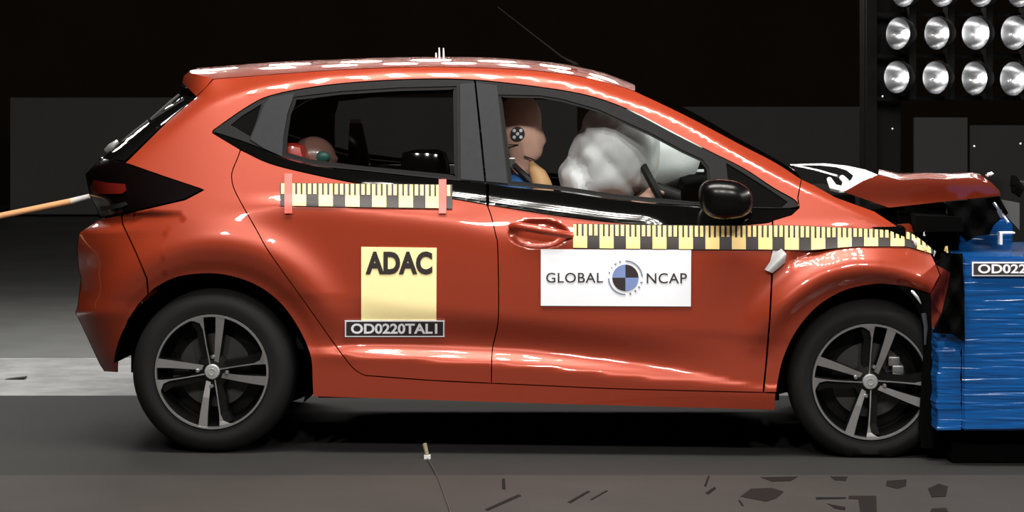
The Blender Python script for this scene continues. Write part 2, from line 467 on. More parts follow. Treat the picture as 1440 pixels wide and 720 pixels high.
kL = table([(60, .0008), (280, .0010), (360, .0034), (1480, .0034)])
_uL = pchip([(90, 262), (99, 258), (116, 255), (132, 254), (150, 232), (178, 196), (200, 170), (222, 142), (243, 121), (272, 125), (292, 134), (307, 138), (327, 111), (350, 108), (382, 111), (410, 112), (440, 106), (454, 113), (512, 140), (524, 147), (620, 160)])
_uLt = [_uL(90 + i*.5) for i in range(1062)]
def uL(v): return _uLt[int(min(max((v-90)*2, 0), 1061))]
def base_off(u, v):
    t = vT(u)
    if v < t: o = .035 + .00118*(t - v)
    else:
        s = vS(u); c = vC(u); d = vD(u); e = d + wE(u); od = oD(u)
        ks = [(t, .035), (s, .002), (s + 26, -.004), (c - 8, .003), (c + 8, .009), (d, od), (e, .006), (e + 12, .009), (600, .034)]
        for i in range(len(ks)-1):
            if v <= ks[i+1][0]:
                (a, p), (b, q) = ks[i], ks[i+1]
                f = lambda j: ((ks[j+1][1]-ks[j-1][1])/(ks[j+1][0]-ks[j-1][0])) if 0 < j < len(ks)-1 else ((-.00118) if j == 0 else .0004)
                h = b - a; x = (v - a)/h
                m0 = f(i)*h; m1 = f(i+1)*h; dd = q - p
                if dd*m0 <= 0: m0 = 0
                if dd*m1 <= 0: m1 = 0
                if abs(m0) > 3*abs(dd): m0 = 3*dd
                if abs(m1) > 3*abs(dd): m1 = 3*dd
                o = (2*x**3-3*x*x+1)*p + (x**3-2*x*x+x)*m0 + (-2*x**3+3*x*x)*q + (x**3-x*x)*m1
                break
        else: o = .034
    dl = L0(u) - v
    if dl > -5:
        q = dl + 5; o += kL(u)*(q*q/24 if q < 12 else q - 6)
    # plan taper of tail and nose, rounded rear corner
    if u < 320: o += .055*((320-u)/200)**2
    wv = max(0.0, u - uL(v)); 
    if wv < 120: o += .24*math.exp(-wv/(16 if v < 300 else 26))
    if u > 1130: o += .05*((u-1130)/180)**2
    # wheel arch haunches
    r = math.hypot(u-300, v-523)
    if 120 < r < 300 and v < 560:
        a = sm(520, 415, v)
        o += a*(-.032*math.exp(-((r-180)/30)**2) + .012*sm(158, 140, r))
    r = math.hypot(u-1222, v-537)
    if 110 < r < 260 and v < 560:
        a = sm(510, 415, v)
        o += a*(-.052*math.exp(-((r-160)/25)**2) + .020*sm(156, 136, r))
    return o
def body_off(u, v):
    o = base_off(u, v)
    # handle bowl
    e = ((u-757)/44)**2 + ((v-329)/21)**2
    if e < 1: o += .024*sm(1, .45, e)
    # buckled wing: fold behind the wheel arch
    if 1085 < u < 1240 and 320 < v < 400:
        q = (v - 372) + (u - 1117)*.42                      # line from (1117,372) rising to the right
        o += .016*math.exp(-((q+7)/8)**2)*sm(1105, 1120, u)*sm(1215, 1150, u)
        o += .0022*math.sin((u-1100)/13)*math.exp(-((u-1190)/60)**2)*math.exp(-((v-378)/14)**2)
    return o
def flat_off(u, v): return base_off(u, v)

# ---- outlines read off the side view
STRIP_LO = [(299, 187), (345, 214), (380, 230), (435, 244), (504, 258), (633, 279), (700, 290), (783, 303), (867, 313), (940, 317), (1019, 317), (1073, 314), (1089, 310), (1113, 302), (1123, 294)]
DLO_TOP = [(299, 184), (345, 152), (382, 134), (450, 121), (525, 114), (600, 111), (660, 112), (715, 117), (790, 127), (840, 138), (890, 157), (940, 183), (1000, 214), (1046, 237), (1087, 264), (1117, 281), (1123, 291)]
UEDGE = [(300, 111), (350, 107), (400, 103), (475, 98), (575, 94), (640, 94), (740, 98), (815, 107), (865, 119), (893, 128)]
VEDGE = [(893, 128), (940, 150), (980, 170), (1040, 202), (1090, 228), (1127, 252)]
ARCH_R = [(209, 414), (220, 404), (249, 390), (286, 385), (317, 387), (351, 397), (380, 414), (404, 438), (425, 472), (437, 504), (439, 538), (440, 558)]
DOOR_R_BACK = [(338, 211), (335, 220), (327, 240), (326, 252), (332, 272), (360, 322), (380, 357), (430, 427), (477, 493), (497, 518), (513, 528)]
DOOR_BOT = [(513, 528), (607, 535), (691, 539), (780, 543), (873, 547), (1072, 552)]
B_GAP = [(685, 288), (691, 305), (697, 330), (700, 350), (701, 443), (696, 475), (692, 495), (691, 539)]
def upto(line, u0, u1):
    f = pchip(sorted(line)); out = [(u0, f(u0))] + [p for p in line if u0 < p[0] < u1] + [(u1, f(u1))]
    return out
sp = lambda l: spline(l, False, 4)
side = ([(276, 136), (288, 124)] + sp(UEDGE) + sp(VEDGE)[1:] + [(1122, 277), (1123, 290)] + sp(DLO_TOP)[::-1][1:] + sp(upto(STRIP_LO, 299, 338))
        + sp(DOOR_R_BACK) + sp(DOOR_BOT)[1:] + [(1091, 553), (1090, 577), (760, 568), (440, 558)] + sp(ARCH_R)[::-1][1:]
        + [(207, 392), (190, 352), (173, 316), (171, 302), (200, 295), (260, 281), (287, 267), (230, 248), (176, 229), (240, 166)])
panel('body_side', side, M['paint'], car, body_off, 7)
rear_door = panel('rear_door', sp(upto(STRIP_LO, 339, 684)) + sp(B_GAP)[1:] + [(607, 535), (513, 528)] + sp(DOOR_R_BACK)[::-1][1:-1], M['paint'], car, body_off, 6.5)
front_door = panel('front_door', sp(upto(STRIP_LO, 687, 1086)) + [(1085, 390), (1082, 450), (1078, 500), (1073, 552)] + sp(DOOR_BOT)[::-1][1:-10] + sp(B_GAP)[::-1][:-1],
                   M['paint'], car, body_off, 6.5, fine=(708, 302, 806, 356, 3.2))
fender = panel('front_wing', [(1087, 310), (1113, 302), (1124, 292), (1122, 278), (1127, 252), (1145, 260), (1175, 277), (1230, 297), (1265, 320), (1290, 338), (1307, 352), (1316, 371), (1322, 387), (1315, 400), (1309, 414)] + sp([(1309, 414), (1280, 405), (1255, 401), (1230, 400), (1190, 408), (1155, 427), (1130, 452), (1112, 480), (1100, 510), (1094, 538), (1092, 552)])[1:] + [(1074, 552), (1079, 500), (1083, 450), (1086, 390)],
               M['paint'], car, body_off, 6)
bumper = panel('rear_bumper', [(140, 308), (170, 302), (172, 316), (189, 352), (206, 392), (208, 414), (195, 428), (180, 450), (170, 478), (166, 500), (165, 524), (147, 523), (140, 512), (113, 454), (106, 440), (109, 430), (114, 390), (111, 382), (108, 350), (111, 327)],
               M['paint'], car, body_off, 6)
# tail lamp: smoked wrap-round unit with a red lens
tl = panel('tail_lamp', [(140, 222), (175, 227), (230, 248), (286, 266), (260, 280), (200, 294), (140, 306), (135, 292), (126, 274), (120, 245)], M['lens_dark'], car, body_off, 6, bias=.004, label='smoked black wrap-round tail lamp')
panel('red_lens', [(131, 252), (150, 256), (176, 258), (178, 268), (172, 273), (131, 274), (126, 264)], M['lens_red'], tl, body_off, 5, bias=-.002, rim=.006, mirror=False)
panel('light_strip', [(140, 291), (176, 283), (180, 288), (172, 292), (141, 298)], M['satin_black'], tl, body_off, 5, bias=-.003, rim=.006, mirror=False)
# rear screen edge
rs = [(275, 137), (254, 131), (232, 150), (196, 178), (170, 200), (142, 222), (175, 227), (240, 166)]
panel('rear_window_edge', rs, M['glass_black'], car, body_off, 6, label='black gloss edge of the rear window')
# spoiler
spoil = [(256, 117), (258, 106), (265, 101), (300, 110), (289, 124), (276, 136)]
panel('roof_spoiler', spoil, M['paint'], car, body_off, 5)

# ---- window surrounds
RG = [(398, 218), (399, 195), (404, 160), (414, 136), (480, 128), (560, 123), (642, 121), (643, 180), (644, 252), (618, 249), (504, 238), (435, 229)]
QG = [(324, 176), (340, 163), (368, 146), (360, 172), (352, 192)]
STRIP_UP = [(300, 185.5), (350, 202), (400, 222), (450, 234), (504, 240), (618, 252), (648, 255), (684, 258), (715, 262), (790, 269), (865, 280), (935, 287), (1055, 293), (1122, 293)]
frame_r = sp(upto(DLO_TOP, 299, 667)) + [(674, 180), (682, 257)] + sp(upto(STRIP_UP, 300, 682))[::-1][1:]
fr_r = panel('window_frame', frame_r, M['satin_black'], rear_door, body_off, 7, holes=[RG, QG], rim=.03, bias=.004)
FG = [(716, 258), (706, 170), (701, 133), (760, 134), (790, 139), (840, 153), (915, 187), (960, 211), (988, 224), (997, 236), (1004, 290), (935, 284), (865, 277), (790, 266)]
FQ = [(1021, 229), (1040, 240), (1080, 265), (1108, 284), (1100, 292), (1028, 291)]
frame_f = sp(upto(DLO_TOP, 668.5, 1122)) + [(1123, 291)] + sp(upto(STRIP_UP, 683.5, 1122))[::-1][1:] + [(675.5, 180)]
pass
panel('pillar_cover', [(352, 196), (362, 172), (372, 146), (380, 137), (414, 131), (404, 160), (398, 195), (397, 220), (372, 209)], M['pillar'], rear_door, body_off, 7, rim=.006, bias=-.001, gap=0)
panel('pillar_cover', [(647, 118), (667, 116), (673.5, 180), (681, 255), (648, 252)], M['pillar'], rear_door, body_off, 7, rim=.006, bias=-.001, gap=0)
fr_f = panel('window_frame', frame_f, M['satin_black'], front_door, body_off, 7, holes=[FG, FQ], rim=.03, bias=.004)
panel('window_glass', RG, M['glass_rear'], rear_door, body_off, 20, rim=0, bias=.016, gap=-1)
panel('quarter_glass', QG, M['glass_black'], rear_door, body_off, 12, rim=0, bias=.010, gap=-1)
panel('pillar_cover', [(669.5, 116), (699, 120), (704, 170), (714, 258), (684, 255), (676.5, 180)], M['pillar'], front_door, body_off, 7, rim=.006, bias=-.001, gap=0)
panel('window_glass', FG, M['glass'], front_door, body_off, 20, rim=0, bias=.016, gap=-1)
panel('quarter_glass', FQ, M['glass_black'], front_door, body_off, 12, rim=0, bias=.010, gap=-1)
# inner seals round the glass
def ring(name, poly, wpx, m, parent, bias):
    return panel(name, poly, m, parent, body_off, 9, holes=[shrink(resample(poly, 9), wpx)], rim=.012, bias=bias, gap=0)
ring('window_seal', RG, 5, M['seal'], rear_door, .008)
ring('window_seal', FG, 4, M['seal'], front_door, .008)
# gloss black waist strip
KS = table([(60, .0000), (480, .0001), (560, .0005), (900, .00055), (950, .0001), (1480, .0001)])
def strip_off(u, v):
    lo = SLO(u); up = SUP(u); t = (v-up)/max(lo-up, 1)
    t = min(max(t, 0), 1); h = lo - up
    return body_off(u, up) + .013 - h*(.00110*t + KS(u)*t**3)
SLO = table(sorted(STRIP_LO)); SUP = table(STRIP_UP)
panel('waist_strip', sp(upto(STRIP_UP, 301, 684)) + sp(upto(STRIP_LO, 300, 684.5))[::-1], M['gloss_black'], rear_door, strip_off, 3, bias=-.006, label='gloss black waist strip')
panel('waist_strip', sp(upto(STRIP_UP, 687, 1121)) + sp(upto(STRIP_LO, 687, 1121))[::-1], M['gloss_black'], front_door, strip_off, 3, bias=-.006, label='gloss black waist strip')
# dark inner layer of the body side
inner = [(306, 190)] + STRIP_UP[1:-1] + [(1115, 296), (1150, 268), (1225, 300), (1290, 345), (1300, 398), (1230, 396), (1185, 404), (1150, 423), (1126, 448), (1108, 477), (1094, 510), (1088, 545), (1086, 570), (760, 562), (444, 552), (442, 505), (428, 468), (406, 434), (382, 409), (352, 392), (317, 382), (286, 380), (248, 385), (216, 400), (200, 415), (170, 460), (150, 505), (124, 440), (118, 360), (150, 300), (182, 232), (262, 160)]
panel('inner_body', inner, M['void'], car, base_off, 14, rim=0, bias=.045)

# ---- handle
hb = MB()
hp = [PL(718, 318, body_off(718, 318)+.002), PL(728, 318, -.014), PL(748, 321, -.022), (PL(775, 326, -.022)), PL(796, 330, -.016), PL(806, 332, body_off(806, 332)+.002)]
hb.tube([hp[0]] + [hp[0].lerp(hp[1], .6)] + hp[1:], [.012, .016, .0165, .0165, .0165, .014, .010], 12)
for i, v in enumerate(hb.v): v.z = hp[0].z + (v.z-hp[0].z)*1.0
ho = hb.build('door_handle', M['paint'], front_door, True); COPIES.append(ho)
# ---- wing mirror
def mir(d, q):
    m_ = (abs(d.x)**2.5 + abs(d.z)**2.5 + abs(d.y)**2.5)**(1/2.5); q = q/m_
    return Vector((q.x - .15*q.z, q.y, q.z*(1 - .10*d.x)))
mo = MB().ell(PL(1021, 280, -.085), (.100, .075, .074), 36, 24, mir).build('wing_mirror', M['mirror_black'], front_door, True, label='gloss black door mirror'); COPIES.append(mo)
mp = MB().tube([PL(1030, 290, -.02), PL(1040, 297, .03), PL(1046, 300, .06)], [.03, .032, .035], 10).build('mirror_arm', M['mirror_black'], front_door, True); COPIES.append(mp)

# ---- roof, windscreen, rear
def zprofile(px):
    pts = sorted([(lambda p: (p.x, p.z))(PL(u, v, HW)) for u, v in px]); return pchip(pts)
ROOF_T = [(255, 116), (258, 104), (264, 98.5), (300, 95), (345, 91), (400, 87), (475, 84), (525, 82), (600, 80.5), (660, 80.5), (720, 83), (790, 90), (850, 103), (892, 119)]
zc = zprofile(ROOF_T[2:])
rows = []
for u, v in [(265, 101), (280, 106)] + sp(UEDGE):
    p = PL(u, v, body_off(u, v)); c = zc(p.x) - p.z
    rows.append(across(p, 36, (0, c), 2.3))
bridge('roof', rows, M['paint'], car)
bridge('headliner', [[q + Vector((0, 0, -.03)) for q in r[2:-2]] for r in rows[6:]], M['fabric_roof'], car)
zw = zprofile([(880, 114), (892, 119), (940, 141), (985, 164), (1040, 196), (1090, 223), (1127, 246)])
rows = []
for u, v in sp(VEDGE):
    p = PL(u, v, body_off(u, v)); c = max(zw(p.x) - p.z, .004)
    rows.append(across(p, 24, (0, c), 2.2))
wg = glass_mat('windscreen_glass', (.55, .60, .58))
bridge('windscreen', rows, wg, car)
rows = [across(PL(u, v, body_off(u, v)), 16, (-.03, 0)) for u, v in [(256, 117), (258, 106), (265, 101)]]
bridge('spoiler_lip', rows, M['paint'], car)
rows = [across(PL(u, v, body_off(u, v)), 16, (-.05, 0)) for u, v in [(256, 117), (254, 131), (232, 150), (196, 178), (170, 200), (142, 222)]]
bridge('rear_window', rows, M['glass_black'], car)
rows = [across(PL(u, v, body_off(u, v)), 16, (-.04, 0)) for u, v in [(142, 222), (120, 245), (126, 274), (135, 292), (140, 308)]]
bridge('tailgate', rows, M['gloss_black'], car)
rows = [across(PL(u, v, body_off(u, v)), 16, (-.04, 0)) for u, v in [(140, 308), (111, 327), (108, 350), (111, 382), (114, 390), (109, 430), (106, 440), (113, 454), (140, 512), (147, 523)]]
bridge('rear_bumper_face', rows, M['paint'], car)
# rear wiper stub at the foot of the rear screen
MB().tube([PL(149, 213, .45), PL(156, 207, .45), PL(166, 199, .46)], [.012, .015, .01], 8).build('rear_wiper', M['steel'], car, True)
MB().tube([PL(212, 168, .40), PL(238, 145, .40), PL(252, 133, .40)], [.006, .007, .005], 6).build('screen_bead', M['steel'], car, True)
MB().tube([PL(172, 199, .40), PL(190, 184, .40), PL(208, 170, .40)], [.005, .006, .005], 6).build('screen_bead', M['steel'], car, True)
# roof antenna and roof marks
MB().tube([PL(812, 92, .55), PL(790, 80, .6), PL(750, 49, .65), PL(700, 10, .7)], [.008, .004, .003, .002], 6).build('antenna', M['rack'], car, True)
for du, h, in ((613, 74), (617.5, 67), (623.5, 67.5)):
    MB().tube([PL(du + .5, 83, .8), PL(du, h, .8)], [.0045, .003], 6).build('roof_pin', M['silver'], car, True)

# ---- underbody and interior shell
x0 = PL(150, 500, .1).x; x1 = PL(1250, 500, .1).x
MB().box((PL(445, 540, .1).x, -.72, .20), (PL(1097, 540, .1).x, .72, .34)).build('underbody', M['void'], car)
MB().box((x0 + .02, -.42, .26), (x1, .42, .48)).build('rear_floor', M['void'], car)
for (u, v) in ((300, 523), (1222, 537)):                              # wheel housings
    c = PL(u, v, .1); rr = .372
    for s in (-1, 1):
        mb = MB(); vs = []; fs = []
        n = 28
        for k in range(n+1):
            a = -.30 + (math.pi + (.20 if u < 700 else .55))*k/n
            for yy in (.86, .50): vs.append((c.x + rr*math.cos(a), s*yy*.985, c.z + rr*math.sin(a)))
        for k in range(n): fs.append([2*k, 2*k+1, 2*k+3, 2*k+2])
        b = len(vs); vs.append((c.x, s*.49, c.z)); fs += [[2*k+1, b, 2*k+3] for k in range(n)]
        mb.add(vs, fs).build('wheel_housing', M['void'], car, True)
# dashboard, seats, wheel
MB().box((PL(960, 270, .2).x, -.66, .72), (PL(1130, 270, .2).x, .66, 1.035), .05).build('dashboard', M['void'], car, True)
MB().box((PL(957, 238, 1.5).x, .62, 1.035), (PL(990, 238, 1.5).x, .66, 1.047), .003).build('dash_trim', M['white'], car, True)
sx = PL(918, 255, .5)
st = MB(); 
ringp = []
tilt = R(28)
for k in range(33):
    a = 2*math.pi*k/32; yy = .18*math.cos(a); zz = .18*math.sin(a)
    ringp.append((sx.x + .01 + zz*math.sin(tilt)*-1, -.36 + yy, sx.z - .03 + zz*math.cos(tilt)))
st.tube(ringp, .016, 8, False)
st.tube([(sx.x + .01, -.36, sx.z - .03), (sx.x + .2, -.36, sx.z - .10)], .03, 10)
st.build('steering_wheel', M['dark'], car, True)
MB().box((sx.x - .01, -.39, sx.z + .06), (sx.x + .02, -.33, sx.z + .10), .006).build('airbag_tag', M['yellow'], car)
def seat(ub, x, y, name):
    s = thing('x', 'x', 'x'); C.objects.unlink(s); bpy.data.objects.remove(s)
    back = MB(); 
    rowsb = []
    o = MB().box((x - .10, y - .24, .50), (x + .06, y + .24, 1.02), .05)
    for v in o.v: v.x -= (v.z - .5)*.22
    o = o.build(name, M['fabric'], car, True)
    MB().box((x - .02, y - .25, .36), (x + .52, y + .25, .54), .06).build('seat_cushion', M['fabric'], o, True)
    h = MB().box((x - .235, y - .13, 1.05), (x - .15, y + .13, 1.22), .035).build('headrest', M['fabric'], o, True)
    return o
xs = PL(722, 300, .4).x
seat(0, xs, -.36, 'front_seat'); seat(0, xs, .36, 'front_seat')
xr = PL(420, 300, .4).x
o = MB().box((xr - .10, -.62, .50), (xr + .05, .62, .99), .05)
for v in o.v: v.x -= (v.z - .5)*.25
o = o.build('rear_seat', M['fabric'], car, True)
MB().box((xr, -.62, .36), (xr + .5, .62, .53), .05).build('seat_cushion', M['fabric'], o, True)
MB().box((PL(470, 220, 1.5).x, .70, 1.02), (PL(640, 220, 1.5).x, .76, 1.065), .015).build('door_trim_rail', mat('light_grey_rail', (.25, .25, .25), .5, nscale=40), car, True)
# belt
MB().tube([PL(716, 226, .43), PL(735, 244, .40), PL(757, 264, .38), PL(790, 300, .40)], [.012]*4, 6).build('seat_belt', M['dark'], car, True)
MB().box(PL(718, 226, .42) - Vector((.012, .01, .03)), PL(718, 226, .42) + Vector((.018, .01, .012)), .004).build('belt_guide', M['steel'], car)
# airbag
def bag(d, q):
    n = noise.noise(Vector((d.x*1.6, d.y*1.6, d.z*1.6)) + Vector((3.1, 0, 5)))
    n2 = noise.noise(Vector((d.x*4, d.y*4, d.z*4)) + Vector((1, 7, 2)))
    fold = math.exp(-((d.z*.8 + d.x*.7 + .15)/.10)**2)*.10 + math.exp(-((d.z*.5 - d.x*.8 - .35)/.08)**2)*.08
    k = 1 + .16*n + .02*n2 - fold*.6
    return Vector((q.x*k + .02*d.z, q.y*k, q.z*k))
ab = MB().ell(PL(862, 218, .52), (.175, .24, .205), 64, 40, bag)
def bag2(d, q):
    k = 1 + .15*noise.noise(d*2.2 + Vector((9, 1, 1))) - .14*math.exp(-((d.x*.8 + d.z*.5 + .05)/.14)**2); return q*k
ab.ell(PL(824, 252, .50), (.105, .18, .135), 48, 28, bag2)
ab.build('airbag', M['airbag'], car, True, label='inflated white airbag in front of the driver dummy')

def bag3(d, q):
    k = 1 + .10*noise.noise(d*1.5 + Vector((4, 2, 8))); return q*k
MB().ell(PL(898, 214, 1.22), (.27, .24, .185), 48, 28, bag3).build('passenger_airbag', M['airbag'], car, True, label='inflated airbag of the far front seat')
# ---- bonnet
HB = [(1187, 270, .10), (1250, 290, .05), (1350, 281, .03), (1405, 275, .05)]        # lower near edge
HT = [(1187, 268, .13), (1240, 256, .26), (1300, 253, .26), (1330, 252, .24), (1376, 252, .22), (1405, 274, .10)]
def hood_off(u, v):
    t = sm(292, 246, v); return .13 - .035*t + .012*math.sin((u-1187)/60)
hood = panel('bonnet', [(1187, 270), (1215, 254), (1235, 246), (1265, 254), (1300, 251), (1330, 252), (1368, 250), (1378, 252), (1395, 263), (1407, 275), (1350, 281), (1250, 292)], M['paint'], car, hood_off, 6, rim=.012, gap=0, mirror=False)
rows = []
for u, v in [(1235, 246), (1250, 249.5), (1265, 254), (1300, 251), (1330, 252), (1368, 250), (1378, 252), (1395, 263), (1407, 275)]:
    p = PL(u, v, hood_off(u, v)); far = PL(u + 4, min(244 + (u-1235)*.045, 251) if u < 1380 else v - 1, 1.55)
    far.x = p.x + .03
    r = []
    for t in (0, .02, .04, .06, .085, .12, .18, .27, .4, .55, .7, .85, 1):
        q = p.lerp(far, t); q.z += .020*sm(0, .12, t)*sm(1, .3, t); q.x += .05*math.sin(math.pi*t); r.append(q)
    rows.append(r)
bridge('bonnet_top', rows, M['paint'], hood)
# torn rear edge of the bonnet, its lamp reflection painted pale; cowl behind it
top = [(1184, 269.5, .10), (1203, 263, .15), (1217, 257, .20), (1235, 246, .28), (1217, 238.6, .70), (1191, 233, 1.1), (1160, 229.7, 1.4), (1111, 231, 1.6)]
bot = [(1179, 265.6, .13), (1189, 258.5, .18), (1197, 252.5, .23), (1200, 247, .34), (1190.5, 239.5, .74), (1176, 235, 1.1), (1152, 232.4, 1.4), (1112, 232.5, 1.58)]
bridge('bonnet_rear_fold', [[PL(*p) for p in spl] for spl in (top, bot)], M['silver'], hood, True, label='folded rear edge of the bonnet, its reflection painted pale')
MB().tube([PL(1166, 252, .5), PL(1172, 264, .42), PL(1184, 267, .36)], [.010, .016, .016], 8).tube([PL(1184, 250, .55), PL(1190, 256, .5), PL(1186, 266, .4)], [.012, .014, .012], 8).build('bonnet_hinge', M['silver'], car, True)
MB().tube([PL(1118, 233, 1.2), PL(1150, 240, .9), PL(1178, 248, .6)], .006, 6).build('wiper_arm', M['steel'], car, True)
cw = MB().box((PL(1110, 255, .5).x, -.62, .80), (PL(1195, 265, .5).x, .62, .985), .02).build('cowl', M['void'], car, True)
# engine bay: dark crumpled block, with broken pieces
eng = MB()
for k in range(26):
    c = PL(1225 + random.random()*110, 300 + random.random()*75, .12 + random.random()*.9)
    h = Vector((.03 + random.random()*.06, .05 + random.random()*.10, .02 + random.random()*.05))
    eng.box(c - h, c + h)
eng.box((PL(1190, 300, .3).x, -.66, .45), (PL(1318, 300, .3).x, .66, .86))
eng.box((PL(1262, 300, .3).x, -.66, .60), (PL(1335, 300, .3).x, .55, PL(1300, 300, .3).z))  # black mass added to stand in for the shade under the bonnet
eng.box((PL(1318, 300, .3).x, -.66, .58), (PL(1343, 300, .3).x, .66, .90))
ev = eng.v
for v in ev: v += Vector((noise.noise(v*9), noise.noise(v*9 + Vector((5, 0, 0))), noise.noise(v*9 + Vector((0, 5, 0)))))*.02
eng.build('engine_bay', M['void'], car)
# crushed front bumper corner and torn wheel liner
def front_off(u, v): return .01 + .07*sm(1305, 1345, u) + .02*math.sin(v/9)*math.sin(u/5)
panel('front_bumper', [(1309, 415), (1316, 401), (1323, 388), (1318, 374), (1330, 366), (1338, 384), (1333, 410), (1326, 440), (1318, 470), (1311, 481), (1309, 450)], mat('scuffed_red_paint', (.16, .018, .008), .65, spec=.2, nscale=40, namt=.3), car, front_off, 5, rim=.02, gap=0, mirror=False)
panel('wheel_liner', [(1262, 402), (1284, 407), (1309, 416), (1310, 450), (1311, 482), (1316, 545), (1321, 609), (1320, 632), (1296, 630), (1292, 600), (1295, 560), (1299, 500), (1296, 450), (1286, 424)], M['void'], car, lambda u, v: -.02 + .05*math.sin(u/6) * .4, 6, rim=.02, gap=0, mirror=False)
panel('barrier_side_shade_sheet', [(1316, 372), (1326, 356), (1354, 357), (1356, 420), (1357, 482), (1340, 470), (1312, 468), (1326, 440), (1333, 410), (1338, 384)], M['void'], car, lambda u, v: -.22 + .03*math.sin(u/5)*math.sin(v/9), 6, rim=.03, gap=0, mirror=False)  # black sheet added as the shade on the barrier's left side
MB().tube([PL(1274, 405, -.01), PL(1284, 411, -.02), PL(1290, 418, -.02), PL(1295, 427, -.01)], [.002, .006, .006, .002], 6).build('liner_edge', M['silver'], car, True)
MB().tube([PL(1299, 441, -.03), PL(1302, 460, -.03), PL(1301, 485, -.03)], [.010, .008, .004], 6).build('liner_clip', M['machined_dim'], car, True)
for i, (u, v, r, m) in enumerate([(1302, 350, .010, 'yellow'), (1331, 352, .014, 'yellow'), (1338, 357, .006, 'yellow'), (1288, 341, .012, 'silver'), (1299, 348, .008, 'silver'), (1300, 329, .009, 'silver'), (1327, 322, .006, 'silver'), (1314, 356, .010, 'silver')]):
    mb = MB().ell(PL(u, v, .0 if u < 1310 else .08), (r*.45, .004, r*.9), 5, 3)
    for q in mb.v: q += Vector((random.uniform(-1, 1), 0, random.uniform(-1, 1)))*r*.5
    mb.build('lamp_fragment', M[m], car)
panel('bonnet_shade_sheet', [(1330, 284), (1370, 281), (1405, 276), (1418, 300), (1398, 316), (1391, 330), (1372, 333), (1360, 340), (1350, 330), (1338, 322)], M['void'], car, lambda u, v: .10 + .03*math.sin(u/7)*math.sin(v/8), 6, rim=.02, gap=0, mirror=False)  # black sheet added as the bonnet's shadow over the barrier
panel('torn_wing_edge', [(1262, 316), (1278, 314), (1290, 324), (1284, 330), (1270, 326)], M['paint'], car, lambda u, v: .12 + .001*(u-1262), 5, rim=.01, gap=0, mirror=False)
# peeled tape flap at the door edge
panel('peeled_tape', [(1086, 346), (1099, 350), (1106, 357), (1104, 369), (1096, 376), (1086, 384), (1075, 379), (1083, 368), (1086, 356)], M['peel'], car, lambda u, v: body_off(u, v) - .012 - .012*math.sin((u+v)/7), 3.5, rim=.002, gap=0, mirror=False, label='peeled silver strip of tape hanging at the door edge')

# ---- stickers and scales on the near side
def sticker(name, poly, m, lift, label=None, step=7, parent=car):
    return panel(name, poly, m, parent, base_off, step, rim=.0025, gap=0, mirror=False, bias=-lift, label=label)
def quad(u0, v0, u1, v1): return [(u0, v0), (u1, v0), (u1, v1), (u0, v1)]
post = sticker('poster', [(508, 347), (614, 348.5), (613.5, 452), (508, 451)], M['poster'], .004, 'pale yellow square sticker on the rear door')
text_on('ADAC', (514, 353.5, 608, 386), base_off, M['ink'], post, .0062, .045, 1.0)
plate = sticker('test_number_plate', [(485, 450.5), (625, 450.5), (625, 474), (485, 474)], M['white'], .007, 'black plate with white characters on the rear door')
sticker('plate_field', [(487, 452.5), (623, 452.5), (623, 472), (487, 472)], M['tape_black'], .009, None, 7, plate)
text_on('OD0220TAL1', (493.5, 455, 615, 469.5), base_off, M['white'], plate, .012, .03, 1.0)
ban = sticker('banner', [(760.5, 350.5), (972, 351.5), (971.5, 431), (760.5, 430)], M['white'], .006, 'white rectangular sticker on the front door')
text_on('GLOBAL', (768, 383.5, 848, 397.5), base_off, M['ink'], ban, .0085, .004, 1.06)
text_on('NCAP', (909.5, 384, 966, 398.5), base_off, M['ink'], ban, .0085, .004, 1.06)
cx, cy, cr_ = 879.5, 390.5, 18.5
def sector(a0, a1, r0, r1, n=10):
    o = [(cx + r1*math.cos(R(a0 + (a1-a0)*k/n)), cy - r1*math.sin(R(a0 + (a1-a0)*k/n))) for k in range(n+1)]
    i = [(cx + r0*math.cos(R(a1 + (a0-a1)*k/n)), cy - r0*math.sin(R(a1 + (a0-a1)*k/n))) for k in range(n+1)] if r0 > 0 else [(cx, cy)]
    return o + i
def flat(name, polys, m, parent, lift):
    V = []; Fc = []
    for p in polys:
        b = len(V); V += [PL(u, v, base_off(u, v) - lift) for u, v in p]; Fc.append(list(range(b, b + len(p))))
    return mesh(name, V, Fc, m, parent, False)
def strips(a0, a1, r0, r1, n=10):
    out = []
    for k in range(n):
        out.append(sector(a0 + (a1-a0)*k/n, a0 + (a1-a0)*(k+1)/n, r0, r1, 1))
    return out
flat('emblem_quarter', [sector(90, 180, 0, cr_), sector(270, 360, 0, cr_)], M['logo_blue'], ban, .0085)
flat('emblem_quarter', [sector(0, 90, 0, cr_), sector(180, 270, 0, cr_)], M['ink'], ban, .0085)
flat('emblem_ring', strips(4, 90, 22.6, 24.6) + strips(182, 270, 22.6, 24.6) + strips(105, 112, 22.6, 24.6, 2) + strips(122, 130, 22.6, 24.6, 2) + strips(142, 146, 22.6, 24.6, 2) + strips(160, 166, 22.6, 24.6, 2)
     + sum([strips(a, a + 6, 22, 25, 1) for a in (284, 304, 322, 340)], []), M['logo_grey'], ban, .0085)
